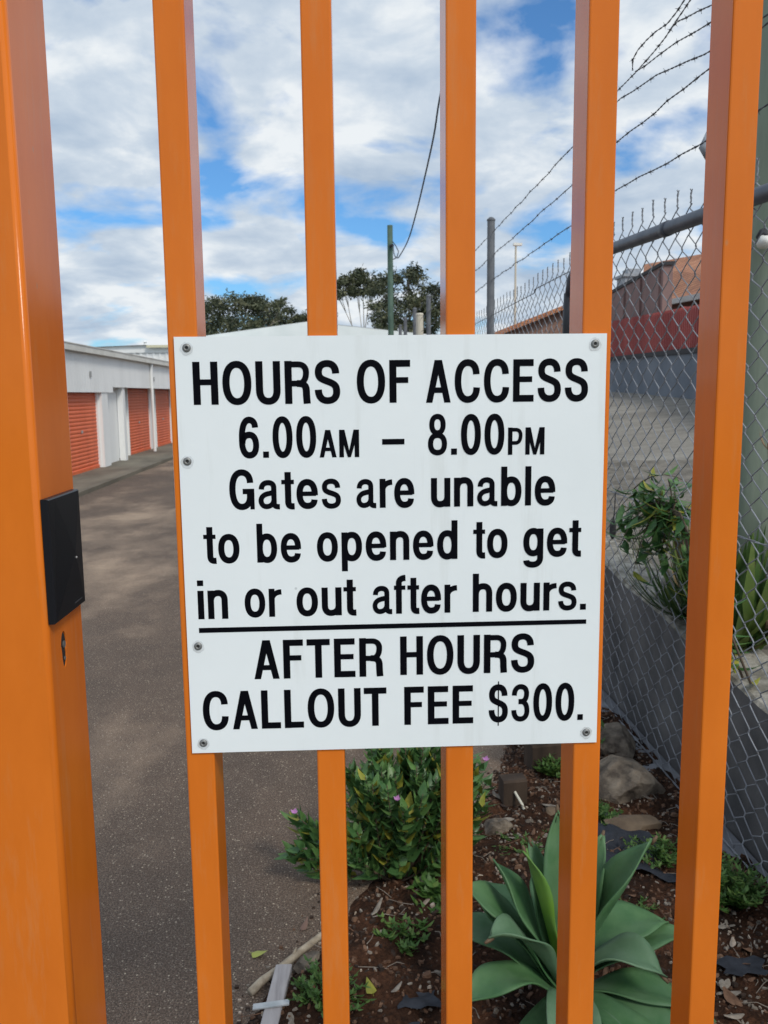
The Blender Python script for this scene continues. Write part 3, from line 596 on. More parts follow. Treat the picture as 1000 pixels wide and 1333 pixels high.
def barbed(pts, r=0.0019, spacing=0.165):
    b = MB(); P = [Vector(p) for p in pts]; L = [0]
    for a, c in zip(P, P[1:]): L.append(L[-1]+(c-a).length)
    def at(s):
        for i in range(len(P)-1):
            if s <= L[i+1] or i == len(P)-2:
                t = (s-L[i])/max(1e-6, L[i+1]-L[i]); return P[i].lerp(P[i+1], t), (P[i+1]-P[i]).normalized()
    m = max(8, int(L[-1]/0.018)); sts = [L[-1]*i/m for i in range(m+1)]
    ref = Vector((0.3, 0.2, 1)).normalized()
    for q in (0, 1):
        pts2 = []
        for s in sts:
            p, d = at(s); u = d.cross(ref).normalized(); v = u.cross(d)
            a = s*75 + q*math.pi; pts2.append(p + (u*math.cos(a)+v*math.sin(a))*r*0.95)
        b.tube(pts2, r, 4, 0, False)
    s = spacing*rng.random()
    while s < L[-1]:
        p, d = at(s); u = d.cross(ref).normalized(); v = u.cross(d)
        b.tube([p-d*0.006, p+d*0.006], r*2.5, 6)
        for q in range(4):
            a = q*math.pi/2 + rng.random()*1.2; e = (u*math.cos(a)+v*math.sin(a))*0.0145 + d*(0.006 if q % 2 else -0.006)
            b.tube([p, p+e], [r*0.9, r*0.3], 3)
        s += spacing*(0.85+0.3*rng.random())
    return b.build('barbed_strand', M_barb, fence)
def sagline(y0, y1, zf, amp): return [(FX + amp*(rng.random()-.5)*2, y, zf(y) + amp*(rng.random()-.5)) for y in [y0+i*0.16 for i in range(int((y1-y0)/0.16)+1)]]
def lerpz(tab):
    def f(y):
        for (a, za), (c, zc) in zip(tab, tab[1:]):
            if y <= c: return za + (zc-za)*max(0, (y-a))/(c-a)
        return tab[-1][1]
    return f
barbed(sagline(1.9, 18.2, lerpz([(1.9, 2.58), (3.27, 2.635), (4.33, 2.696), (5.1, 2.68), (7.68, 2.70), (18, 2.70)]), 0.007))
barbed(sagline(1.9, 18.2, lerpz([(1.9, 2.86), (3.26, 2.89), (4.34, 2.93), (5.1, 2.91), (7.68, 2.908), (18, 2.905)]), 0.007))
barbed(sagline(2.2, 18.2, lerpz([(2.2, 2.84), (3.27, 2.95), (3.8, 3.06), (4.35, 3.125), (5.1, 3.128), (7.68, 3.108), (18, 3.10)]), 0.006))
# loose coil of cut strand hooked over the top wire
barbed([(1.42, 4.6, 3.165), (1.42, 4.32, 3.17), (1.42, 4.06, 3.165), (1.425, 3.86, 3.175), (1.42, 3.72, 3.178), (1.415, 3.61, 3.19), (1.42, 3.52, 3.21), (1.42, 3.43, 3.225), (1.42, 3.33, 3.25), (1.42, 3.2, 3.27)])
barbed([(1.40, 4.06, 3.168), (1.39, 4.035, 3.205), (1.39, 3.97, 3.222), (1.395, 3.88, 3.228), (1.40, 3.78, 3.225), (1.41, 3.68, 3.215), (1.415, 3.60, 3.225), (1.42, 3.52, 3.245), (1.42, 3.46, 3.265), (1.42, 3.40, 3.28)], spacing=0.13)
barbed([(1.41, 4.05, 3.160), (1.41, 3.93, 3.140), (1.42, 3.75, 3.130), (1.42, 3.60, 3.112), (1.42, 3.40, 3.075), (1.43, 3.2, 3.05)])
barbed([(1.43, 3.70, 3.200), (1.43, 3.62, 3.20), (1.43, 3.52, 3.175), (1.43, 3.42, 3.155), (1.43, 3.30, 3.125), (1.43, 3.1, 3.08)], spacing=0.13)

# plinth under the fence and the neighbour's retaining wall
b = MB(); ny = 60
for j in range(ny):
    ya, yb = 1.0+18*j/ny, 1.0+18*(j+1)/ny
    jz = lambda y: 0.03 + 0.010*mnoise.noise((y*5, 0, 0)); jx = lambda y: FX-0.075+0.02*mnoise.noise((y*3, 5, 0))
    b.poly([(jx(ya)-.02, ya, -.06), (jx(yb)-.02, yb, -.06), (jx(yb), yb, jz(yb)), (jx(ya), ya, jz(ya))]); b.poly([(jx(ya), ya, jz(ya)), (jx(yb), yb, jz(yb)), (FX+.05, yb, jz(yb)+.005), (FX+.05, ya, jz(ya)+.005)])
tag(b.build('concrete_plinth', M_plinth), 'low grey concrete footing strip along the foot of the chain link fence', 'plinth')
b = MB(); ny = 110; prev = None
for j in range(ny+1):
    y = 0.6 + 18.6*j/ny; zt_ = 0.615 + 0.085*(y-3) + 0.022*mnoise.noise((y*2.3, 3, 1)) + 0.012*mnoise.noise((y*9, 3, 1)); xf = FX+.055 + 0.008*mnoise.noise((y*2, 8, 1))
    row = [b.vert(p) for p in ((xf, y, -.08), (xf+.004, y, zt_*0.5), (xf+.008, y, zt_-.012), (xf+.022, y, zt_), (xf+.24, y, zt_+.012), (xf+.27, y, zt_-.12))]
    if prev:
        for q in range(5): b.face((prev[q], row[q], row[q+1], prev[q+1]), 0 if q < 2 else 1)
    prev = row
tag(b.build('retaining_wall', [M_retain, M_ledge]), 'dark concrete retaining wall behind the mesh holding up the higher yard', 'wall')

# ------------------------------------------------------------------ storage sheds on the left
shed = thing('storage_shed', (-5.5, 28, 0), 'long white metal storage shed with orange roller doors beside the driveway', 'shed')
b = MB(); EY0, EY1 = 12.0, 44.0
def ribbed(b, x, y0, y1, z0, z1, pitch=0.19, d=0.006, m=0):
    y = y0; pts = []
    while y < y1-1e-4:
        for fy, fx in ((0, 0), (0.55, 0), (0.68, d), (0.87, d)):
            yy = y + fy*pitch
            if yy < y1: pts.append((x+fx, yy))
        y += pitch
    pts.append((x, y1))
    for (xa, ya), (xb, yb) in zip(pts, pts[1:]): b.poly([(xa, ya, z0), (xb, yb, z0), (xb, yb, z1), (xa, ya, z1)], m)
ribbed(b, -5.50, EY0, 21.35, 1.80, 2.66); ribbed(b, -5.50, 21.35, EY1, 1.93, 2.66)
b.box((-5.62, EY0, 1.80), (-5.502, 21.35, 2.6)); b.box((-5.62, 21.352, 1.93), (-5.502, EY1, 2.6))
doors = [(14.6, 17.2, 1.80, -5.66), (17.85, 20.30, 1.80, -5.66), (24.35, 27.1, 1.93, -5.92), (28.0, 30.45, 1.93, -5.92), (32.6, 35.2, 1.93, -5.92), (36.2, 38.8, 1.93, -5.92)]
for y0, y1, zz_, x in ((EY0, 14.55, 1.8, -5.6), (17.25, 17.80, 1.8, -5.55), (20.36, 20.9, 1.8, -5.52), (20.9, 22.4, 1.8, -5.70), (22.4, 24.28, 1.93, -5.92), (27.2, 27.9, 1.93, -5.89), (30.55, 32.5, 1.93, -5.85), (35.3, 36.1, 1.93, -5.72), (38.9, EY1, 1.93, -5.85)):
    b.box((-6.1, y0, 0.0), (x, y1, zz_+0.05))
b.box((-5.68, 22.40, 0.0), (-5.53, 22.62, 1.93))
b.box((-14, EY0-0.06, 0.0), (-5.52, EY0, 2.6)); b.box((-14, EY1, 0), (-5.52, EY1+.06, 2.6)); b.box((-14.06, EY0, 0), (-14, EY1, 2.6)); b.box((-6.16, EY0, 0.0), (-6.11, EY1, 1.95))
b.build('wall', M_shedw, shed)
b = MB(); b.poly([(-5.42, EY0-.2, 2.75), (-5.42, EY1+.2, 2.75), (-14.1, EY1+.2, 2.98), (-14.1, EY0-.2, 2.98)]); b.poly([(-5.42, EY0-.2, 2.71), (-14.1, EY0-.2, 2.94), (-14.1, EY1+.2, 2.94), (-5.42, EY1+.2, 2.71)]); b.build('roof', M_shedr, shed)
b = MB(); y = EY0-.2
while y < EY1:
    y2 = min(y+6.2, EY1+.2); b.box((-5.48, y, 2.655), (-5.37, y2-.004, 2.785)); b.box((-5.49, y, 2.785), (-5.355, y2-.004, 2.805)); y = y2
b.build('gutter', M_gutter, shed)
b = MB(); b.tube([(-5.44, 25.62, 2.66), (-5.44, 25.62, 2.60), (-5.455, 25.62, 2.5), (-5.455, 25.62, 0.06)], 0.045, 8); b.build('downpipe', M_shedw, shed)
for y0, y1, zz_, x in doors:
    b = MB(); z = 0.04; sl = 0.085
    while z < zz_-0.02:
        zc = min(z+sl, zz_); pr = [(0, 0), (0.010, 0.30), (0.012, 0.5), (0.010, 0.72), (0, 0.93)]
        for (xa, fa), (xb, fb) in zip(pr, pr[1:] + [(0, 1.0)]): b.poly([(x+xa, y0, z+fa*(zc-z)), (x+xa, y1, z+fa*(zc-z)), (x+xb, y1, z+fb*(zc-z)), (x+xb, y0, z+fb*(zc-z))])
        z = zc
    dr = b.build('roller_door', M_door, shed)
    b = MB(); b.box((x, y0+0.01, 0.036), (x+.03, y1-.01, 0.10)); b.build('bottom_bar', M_door, dr)
    for q in (y0-0.07, y1): b = MB(); b.box((x-.03, q, 0.036), (x+.05, q+.07, zz_)); b.build('door_track', M_shedw, shed)
    b = MB(); yc = (y0+y1)/2; b.box((x+.014, yc-.05, 0.9), (x+.03, yc+.05, 0.96)); b.build('handle', M_plate, dr)
    b = MB(); yc = (y0+y1)/2+0.3; b.box((-5.482, yc, 2.14), (-5.478, yc+.13, 2.27)); b.build('number_plate', M_plate, shed)

# larger pale shed further back, and the low white roof behind the sign
s2 = thing('pale_shed', (-20, 58, 0), 'taller pale ribbed shed showing above the white storage shed roofline', 'shed')
b = MB(); b.box((-26, 55.2, 0), (-6.3, 70, 4.45)); x = -26
while x < -6.5: b.box((x, 55.14, 0.02), (x+.12, 55.2-.001, 4.44)); x += 0.4
b.build('wall', M_shedw, s2)
b = MB(); b.poly([(-26.2, 54.9, 4.46), (-12.0, 54.9, 4.92), (-12.0, 70.2, 4.92), (-26.2, 70.2, 4.46)]); b.poly([(-12.0, 54.9, 4.92), (-6.1, 54.9, 4.45), (-6.1, 70.2, 4.45), (-12.0, 70.2, 4.92)]); b.poly([(-26.2, 55.1, 4.44), (-6.1, 55.1, 4.44), (-12.0, 55.1, 4.9)]); b.build('roof', M_shedw, s2)
b = MB(); b.box((-11.9, 54.8, 4.74), (-9.2, 54.88, 4.90)); b.build('barge_board', M_trim, s2)
b = MB(); b.tube([(-12.0, 55.0, 4.92), (-12.0, 55.0, 5.1)], 0.09, 8); b.tube([(-12.0, 55.0, 5.1), (-12.0, 55.0, 5.2)], [0.16, 0.02], 8); b.build('roof_vent', M_shedw, s2)
s3 = thing('low_gabled_shed', (-1.5, 50, 0), 'low white roofed shed before the gum trees, just above the sign', 'shed')
b = MB(); b.box((-7.6, 45.3, 0), (5.2, 60, 4.55)); b.build('wall', M_shedw, s3)
b = MB(); pr = [(-8.0, 4.62), (-1.45, 5.48), (5.6, 4.72)]
b.poly([(x, 45, z) for x, z in ((-8.0, 4.5), (5.6, 4.6), (5.6, 4.72), (-1.45, 5.48), (-8.0, 4.62))])
for (xa, za), (xb, zb_) in zip(pr, pr[1:]): b.poly([(xa, 44.98, za), (xb, 44.98, zb_), (xb, 60.4, zb_), (xa, 60.4, za)])
b.build('roof', M_roofw, s3)

# ------------------------------------------------------------------ neighbour's buildings on the right
def wall_strip(name, pa, pb, za0, zb0, za1, zb1, th, m, parent=None):
    pa, pb = Vector((*pa, 0)), Vector((*pb, 0)); d = (pb-pa).normalized(); nrm = Vector((d.y, -d.x, 0))*th
    b = MB(); q = [(pa, za0), (pb, zb0), (pb, zb1), (pa, za1)]
    f = [b.vert((p.x, p.y, z)) for p, z in q]; k = [b.vert(((p+nrm).x, (p+nrm).y, z)) for p, z in q]
    b.face(f); b.face(k[::-1])
    for i in range(4): b.face((f[i], k[i], k[(i+1) % 4], f[(i+1) % 4]))
    return b.build(name, m, parent)
A0, A1 = (4.55, 7.5), (6.13, 22.0)
def lineA(t): return (A0[0]+(A1[0]-A0[0])*t, A0[1]+(A1[1]-A0[1])*t)
bw = wall_strip('boundary_wall', A0, A1, 0.9, 1.2, 2.14, 2.40, 0.2, M_bwall)
tag(bw, 'blue grey rendered wall at the back of the sloping concrete yard', 'wall')
cap = wall_strip('capping', (A0[0]-.03, A0[1]), (A1[0]-.03, A1[1]), 2.142, 2.402, 2.215, 2.475, 0.26, M_cap, bw)
rf = thing('red_fence', (5.3, 14, 2.2), 'faded red ribbed metal fence standing on the blue grey wall', 'fence')
b = MB(); t = 0.0; m = 150
for k in range(m):
    t0, t1 = k/m, (k+1)/m
    for f0, f1, d0, d1 in ((0, .35, 0, 0), (.35, .5, 0, .03), (.5, .85, .03, .03), (.85, 1, .03, 0)):
        ta, tb = t0+(t1-t0)*f0, t0+(t1-t0)*f1; (xa, ya), (xb, yb) = lineA(ta), lineA(tb)
        zb_ = lambda t: 2.22 + .26*t; zt_ = lambda t: 2.70+0.62*t
        b.poly([(xa+.08-d0, ya, zb_(ta)), (xb+.08-d1, yb, zb_(tb)), (xb+.08-d1, yb, zt_(tb)), (xa+.08-d0, ya, zt_(ta))])
b.build('metal_panel', M_redf, rf)
for tt in (0.1, 0.35, 0.6, 0.85):
    x, y = lineA(tt); b = MB(); b.box((x+.085, y-.03, 2.22+.26*tt), (x+.145, y+.03, 2.72+.62*tt)); b.build('post', M_redf, rf)
hb = thing('brick_house', (9, 18, 1), 'brown brick house with terracotta tiled roof rising behind the red fence', 'house')
E1, E2, R1, R2 = (6.70, 13.0, 3.40), (7.88, 21.75, 3.875), (9.02, 15.2, 4.53), (11.03, 30.2, 6.15)
b = MB(); b.poly([(6.95, 13.1, 1.2), (8.05, 21.6, 1.2), (8.05, 21.6, 3.84), (6.95, 13.1, 3.38)]); b.poly([(6.95, 13.1, 1.2), (6.95, 13.1, 3.38), (9.02, 15.2, 4.45), (11.5, 14.8, 3.4), (11.5, 14.8, 1.2)]); b.poly([(8.05, 21.6, 1.2), (13.5, 29.5, 1.2), (13.5, 29.5, 4.6), (11.03, 30.1, 6.05), (8.05, 21.6, 3.84)]); b.build('wall', M_brick, hb)
b = MB(); q = [E2, R2, R1, E1]
b.poly(q); b.poly([(x, y, z-.07) for x, y, z in q][::-1])
for i in range(4): a_, c_ = q[i], q[(i+1) % 4]; b.poly([a_, c_, (c_[0], c_[1], c_[2]-.07), (a_[0], a_[1], a_[2]-.07)])
b.poly([R2, (13.8, 29.6, 4.5), (11.9, 14.6, 3.2), R1])
b.build('roof', M_tile, hb)
b = MB(); b.prism([(-.1, 0, -.11), (.0, 0, -.11), (.0, 0, 0), (-.1, 0, 0)], (7.85, 21.75, 3.85), (6.66, 13.0, 3.37)); b.build('gutter', M_gutter, hb)
b = MB(); b.box((7.44, 19.2, 3.66), (7.54, 20.2, 3.78)); b.build('flashing', M_lampw, hb)
ms = thing('mauve_screen_wall', (5.6, 16, 2.4), 'tall mauve brown clad screen wall in front of the tiled roof, above the red fence', 'wall')
o_ = wall_strip('cladding', (5.50, 14.15), (6.02, 19.6), 2.2, 2.4, 3.77, 3.72, 0.16, M_mauve, ms)
wall_strip('coping', (5.47, 14.12), (5.99, 19.6), 3.772, 3.722, 3.83, 3.78, 0.22, M_cap, ms)
for k in range(5):
    t = 0.03+0.22*k; x = 5.50+.52*t-.012; y = 14.15+5.45*t; b = MB(); b.box((x-.03, y-.03, 2.3), (x+.008, y+.03, 3.72)); b.build('batten', M_mauve, ms)
ch = MB(); ch.box((7.0, 20.4, 1.0), (7.5, 21.0, 4.42)); ch.box((6.95, 20.35, 4.422), (7.55, 21.05, 4.49)); ch.box((7.1, 20.5, 4.492), (7.4, 20.9, 4.62))
tag(ch.build('chimney', M_galv), 'small grey chimney stack showing above the mauve screen wall', 'chimney')
hc = thing('gabled_house', (9, 34, 1), 'farther brick house with orange tiled roof behind the spiky fence top', 'house')
b = MB(); b.poly([(6.2, 32, 1), (12.2, 32, 1), (12.2, 32, 3.9), (9.0, 32, 5.0), (6.2, 32, 3.92)]); b.poly([(6.2, 32, 1), (6.2, 32, 3.92), (6.2, 44, 3.92), (6.2, 44, 1)]); b.build('wall', M_brick, hc)
b = MB()
for q in ([(5.7, 31.6, 3.80), (9.0, 31.6, 5.06), (9.0, 44.4, 5.06), (5.7, 44.4, 3.80)], [(9.0, 31.6, 5.06), (12.6, 31.6, 3.75), (12.6, 44.4, 3.75), (9.0, 44.4, 5.06)]):
    b.poly(q); b.poly([(x, y, z-.16) for x, y, z in q][::-1])
    for i in range(4): a_, c_ = q[i], q[(i+1) % 4]; b.poly([a_, c_, (c_[0], c_[1], c_[2]-.16), (a_[0], a_[1], a_[2]-.16)])
b.build('roof', M_tile, hc)

# ------------------------------------------------------------------ poles, lamp, cable
gpole = thing('power_pole', (1.95, 3.7, 0.6), 'thick weathered green timber pole close behind the mesh at the edge of the view', 'pole')
b = MB(); pts = [(1.955, 3.70, 0.45 + i*0.46) for i in range(20)]; b.tube(pts, [0.19 - 0.0022*i for i in range(20)], 28); b.build('shaft', M_gpole, gpole, True)
b = MB(); b.box((1.40, 3.69, 8.60), (2.5, 3.80, 8.72)); b.build('crossarm', M_gpole, gpole)
fl = thing('security_light', (1.66, 3.66, 2.74), 'small white security light on an arm fixed to the thick green pole', 'lamp')
b = MB(); b.tube([(1.80, 3.70, 2.76), (1.70, 3.66, 2.77), (1.63, 3.63, 2.745)], 0.012, 8); b.build('arm', M_lampw, fl, True)
b = MB(); b.tube([(1.635, 3.62, 2.775), (1.575, 3.60, 2.755), (1.548, 3.59, 2.70), (1.575, 3.60, 2.66)], [0.012, 0.018, 0.020, 0.014], 10); b.build('hood', M_galv, fl, True)
b = MB(); b.tube([(1.605, 3.61, 2.735), (1.59, 3.605, 2.70), (1.59, 3.605, 2.665)], [0.015, 0.027, 0.010], 12); b.build('bulb', M_lampw, fl, True)
ins = thing('insulator', (1.79, 3.52, 2.32), 'small white knob bracketed to the thick green pole near the rail', 'insulator')
b = MB(); b.tube([(1.80, 3.56, 2.305), (1.785, 3.50, 2.305), (1.782, 3.47, 2.305)], [0.02, 0.03, 0.012], 12); b.build('knob', M_lampw, ins, True)
b = MB(); b.tube([(1.80, 3.585, 2.34), (1.79, 3.53, 2.345), (1.785, 3.49, 2.33)], [0.012, 0.020, 0.006], 8); b.build('bracket', M_cap, ins, True)
fp = thing('green_pole', (1.55, 23.5, 0), 'slim dark green pole standing before the gum trees with a cable looped from it', 'pole')
b = MB(); b.tube([(1.55, 23.5, 0), (1.55, 23.5, 3), (1.55, 23.5, 6.20)], [0.09, 0.080, 0.075], 14); b.build('shaft', M_fpole, fp, True)
b = MB(); b.tube([(1.55, 23.42, 5.65), (1.62, 23.34, 5.65)], 0.04, 8); b.build('hook', M_cap, fp)
cb = MB()
ctrl = [Vector(p) for p in ((1.62, 23.33, 5.66), (1.60, 22.7, 5.32), (1.60, 21.6, 5.05), (1.60, 20.4, 4.96), (1.60, 18.3, 4.93), (1.60, 16.6, 5.11), (1.60, 15.3, 5.33), (1.60, 13.7, 5.66), (1.60, 12.7, 6.03), (1.66, 10.2, 6.75), (1.78, 7.2, 7.6), (1.9, 3.78, 8.66))]
pts = []
for i in range(len(ctrl)-1):
    p0, p1, p2, p3 = ctrl[max(0, i-1)], ctrl[i], ctrl[i+1], ctrl[min(len(ctrl)-1, i+2)]
    for q in range(6):
        t = q/6; pts.append(0.5*((2*p1) + (p2-p0)*t + (2*p0-5*p1+4*p2-p3)*t*t + (3*p1-p0-3*p2+p3)*t**3))
pts.append(ctrl[-1]); cb.tube(pts, 0.014, 6)
cb.tube([(1.60, 23.3, 5.75), (1.68, 23.2, 5.62), (1.75, 23.1, 5.45), (1.70, 23.1, 5.30), (1.62, 23.3, 5.28)], 0.013, 6)
tag(cb.build('power_cable', M_cable, smooth=True), 'single sagging overhead cable running up from the slim green pole', 'cable')
lp = thing('light_pole', (8.5, 40, 0), 'thin pale distant light pole rising beyond the farther house', 'pole')
b = MB(); b.tube([(8.5, 40, 0), (8.5, 40, 8.45)], [0.07, 0.045], 8); b.build('shaft', M_cream, lp); b = MB(); b.box((8.38, 39.9, 8.45), (8.78, 40.1, 8.56)); b.build('lamp_head', M_lampw, lp)
cp = thing('cream_pole', (1.58, 14.0, 0), 'thick short cream pole among the grey posts of the receding fence', 'pole')
b = MB(); b.tube([(1.40, 14.03, 0), (1.40, 14.03, 2.97)], 0.06, 12); b.tube([(1.40, 14.03, 2.97), (1.40, 14.03, 3.0)], [0.068, 0.055], 12); b.build('shaft', M_cream, cp)

# ------------------------------------------------------------------ gum trees
def tree(loc, clumps, seed, nleaf, label, group='gum trees beyond the sheds', trunk_r=0.28, mats_w=(0.45, 0.4, 0.15), leaf=0.23):
    r = random.Random(seed); o = thing('gum_tree', loc, label, 'tree', group); x0, y0, z0 = loc
    b = MB(); fork = Vector((x0+0.2, y0, z0+2.6))
    b.tube([(x0, y0, z0-.2), (x0+.08, y0, z0+1.4), fork], [trunk_r, trunk_r*.8, trunk_r*.7], 10)
    for (cx_, cy_, cz_, rx, ry, rz) in clumps:
        c = Vector((x0+cx_, y0+cy_, z0+cz_-rz*0.3)); m1 = fork.lerp(c, r.uniform(.4, .6)) + Vector((r.uniform(-.6, .6), r.uniform(-.3, .3), -0.2))
        b.tube([fork, m1, c], [trunk_r*.4, trunk_r*.26, trunk_r*.12], 7)
        for _ in range(5):
            e = c + Vector((r.uniform(-1, 1)*rx*.8, r.uniform(-1, 1)*ry*.8, r.uniform(-.1, .9)*rz)); b.tube([m1.lerp(c, .6), c.lerp(e, .4)+Vector((0, 0, .1)), e], [trunk_r*.12, trunk_r*.07, .012], 5)
    b.build('trunk', M_bark, o, True)
    b = MB(); tot = sum(rx*ry*rz for *_, rx, ry, rz in clumps)**1.0
    ws = [(rx*ry*rz)**.67 for *_, rx, ry, rz in clumps]; S = sum(ws)
    for (cx_, cy_, cz_, rx, ry, rz), wgt in zip(clumps, ws):
        k = int(nleaf*wgt/S); subs = []
        for _ in range(max(7, int(20*wgt**.8))):   # tufts near the clump's shell, more on top
            v = Vector((r.gauss(0, 1), r.gauss(0, 1), r.gauss(0.25, 1))).normalized()*r.uniform(.45, 1.0)
            subs.append((Vector((x0+cx_+v.x*rx, y0+cy_+v.y*ry, z0+cz_+v.z*rz)), r.uniform(.16, .34)*min(rx, rz)+.10, r.choices((0, 1, 2), mats_w)[0]))
        for _ in range(k):
            c, sr, mm = r.choice(subs)
            v = Vector((r.gauss(0, 1), r.gauss(0, 1), r.gauss(0, .75)))*sr*.55
            p = c+v; d = Vector((r.gauss(0, 1), r.gauss(0, 1), r.gauss(-.35, .8))).normalized(); s_ = d.cross(Vector((r.gauss(0, 1), r.gauss(0, 1), r.gauss(0, 1)))).normalized()
            L = leaf*r.uniform(.7, 1.5); W = L*r.uniform(.28, .45); mi = mm if r.random() < .75 else r.choices((0, 1, 2), mats_w)[0]
            b.poly([p, p+d*L*.5+s_*W*.5, p+d*L, p+d*L*.5-s_*W*.5], mi)
    b.build('crown', M_euc, o)
tree((-6.1, 60, 0), [(-2.6, 0, 7.2, 1.6, 1.6, 1.3), (-.4, .5, 7.8, 1.9, 1.8, 1.05), (1.5, -.2, 7.4, 1.3, 1.4, .9), (-1.5, -.8, 6.2, 2.2, 1.6, 1.1), (.9, -.8, 6.2, 1.9, 1.6, .9), (2.5, .2, 8.0, .5, .5, .25)], 3, 12000, 'dense dark gum tree, the left-hand one showing between two gate bars', None)
tree((-2.6, 64, 0), [(-.9, 0, 7.4, 1.2, 1.0, .7), (.5, 0, 7.0, 1.2, 1.0, .8), (-2.0, 0, 6.5, 1.0, 1.0, .8), (1.9, .3, 7.6, .8, .8, .9), (1.2, 0, 6.3, 1.2, 1., .6)], 5, 6500, 'lower scrubby gum tree above the peak of the white roof', None, .2)
tree((1.7, 62, 0), [(-.9, 0, 9.5, 1.0, 1.1, .65), (.4, .3, 9.95, .9, 1.1, .6), (-1.3, -.2, 8.6, .7, .8, .5), (.9, -.2, 9.1, .9, 1.0, .5), (.0, 0, 8.9, .6, .7, .3)], 11, 5000, 'open crowned gum tree with pale bare limbs showing below its leaves', None, .13)
tree((4.4, 58, -0.3), [(-.9, .2, 9.0, 1.3, 1.5, 1.0), (.6, 0, 9.6, 1.3, 1.5, .95), (2.0, .2, 8.4, 1.2, 1.4, 1.1), (-1.3, -.4, 7.4, 1.1, 1.4, 1.0), (.5, -.5, 7.6, 1.7, 1.5, 1.2), (2.4, -.3, 6.9, 1.2, 1.3, 1.0), (-.4, -.4, 6.2, 1.8, 1.4, 1.0), (1.6, -.3, 5.9, 1.6, 1.3, .8), (3.2, 0, 7.6, .6, .7, .6)], 21, 12500, 'largest and fullest gum tree, behind the slim green pole', None, .3)

# ------------------------------------------------------------------ garden plants
ag = thing('agave', (0.576, 2.011, 0.03), 'large blue green agave rosette growing in the garden bed behind the gate', 'succulent')
AB = Vector((0.576, 2.011, 0.05))
def agave_leaf(tip, W, lift=0.12, m=0, ctrl=None, base=(0, 0, 0.05), fold=0.22, bend=None, twist=0.0):
    """blade from the heart of the rosette to tip, arching upward by lift"""
    p0 = AB + Vector(base); p2 = AB + Vector((tip[0], tip[1], tip[2]-0.02)); p1 = p0.lerp(p2, .55) + Vector((0, 0, lift)) if ctrl is None else AB + Vector(ctrl)
    W *= 0.98; b = MB(); rows, cols = 18, 8; grid = []
    flat = Vector((p2.x-p0.x, p2.y-p0.y, 0)); side0 = Vector((-flat.y, flat.x, 0)).normalized() if flat.length > 0.05 else Vector((1, 0, 0))
    for k in range(rows+1):
        t = k/rows; c = p0*(1-t)**2 + p1*2*t*(1-t) + p2*t*t; d = ((p1-p0)*(1-t) + (p2-p1)*t).normalized()
        side = (side0 - d*side0.dot(d)).normalized(); side = Matrix.Rotation(twist, 3, d) @ side; up = d.cross(side).normalized()
        if up.z < 0: up = -up
        w = W*(0.27 + 0.73*math.sin(math.pi*min(1, t/0.58)*0.5)**1.6) if t < .58 else W*max(0.0, (1-((t-.58)/.42)**1.75))
        w = max(w*.5, 0.0012)
        row = []
        for q in range(cols+1):
            s_ = -1 + 2*q/cols; row.append(b.vert(c + side*(w*s_) + up*(fold*w*(abs(s_)**1.5)) + up*(0.008*math.sin(t*11+s_*2+tip[0]*20)*abs(s_))))
        grid.append(row)
    for r0, r1 in zip(grid, grid[1:]):
        for q in range(cols): b.face((r0[q], r0[q+1], r1[q+1], r1[q]), m)
    tp = Vector(b.v[grid[-1][cols//2]]); td = (p2-p1).normalized(); b.tube([tp-td*.012, tp, tp+td*.010], [.0022, .0016, .0004], 5, 3)
    ob = b.build('leaf', M_ag + [M_spine], ag, True)
    so = ob.modifiers.new('thick', 'SOLIDIFY'); so.thickness = 0.004; so.offset = -1
    return ob
for a in (dict(tip=(-.185, .05, .44), W=.125, lift=.05), dict(tip=(-.112, -.01, .50), W=.085, lift=.03, m=2, fold=.6), dict(tip=(-.005, .07, .565), W=.115, lift=.03, fold=.45),
          dict(tip=(-.272, .02, .385), W=.15, lift=.09), dict(tip=(-.285, .12, .21), W=.14, lift=.09), dict(tip=(-.225, -.13, .335), W=.11, lift=.14, m=1, fold=.5),
          dict(tip=(-.285, -.12, .155), W=.125, lift=.13, m=0), dict(tip=(-.07, -.40, .05), W=.13, lift=.24, m=1, fold=.45), dict(tip=(.222, -.03, .525), W=.135, lift=.03, fold=.6),
          dict(tip=(.325, .10, .19), W=.15, lift=.18), dict(tip=(.226, -.12, .20), W=.125, lift=.17, m=1, fold=.4), dict(tip=(.37, .04, .19), W=.13, lift=.14),
          dict(tip=(.22, -.38, -.03), W=.13, lift=.20, m=0), dict(tip=(.33, -.24, .0), W=.12, lift=.14), dict(tip=(-.20, -.33, -.02), W=.12, lift=.15),
          dict(tip=(.03, .33, .25), W=.13, lift=.12), dict(tip=(.22, .30, .25), W=.13, lift=.12), dict(tip=(-.16, .30, .22), W=.12, lift=.10), dict(tip=(.06, .03, .50), W=.06, lift=.02, m=2, fold=.8), dict(tip=(-.07, .10, .46), W=.10, lift=.03), dict(tip=(.13, .10, .47), W=.11, lift=.04), dict(tip=(-.24, .10, .32), W=.12, lift=.07), dict(tip=(.12, -.46, -.03), W=.12, lift=.17, m=1),
          dict(tip=(-.10, -.42, -.05), W=.11, lift=.10, m=0), dict(tip=(.37, -.10, .05), W=.12, lift=.12)):
    agave_leaf(**a)
b = MB(); b.tube([AB+Vector((0, 0, -.06)), AB+Vector((0, 0, .10))], [.06, .035], 12); b.build('stem', M_ag[0], ag, True)

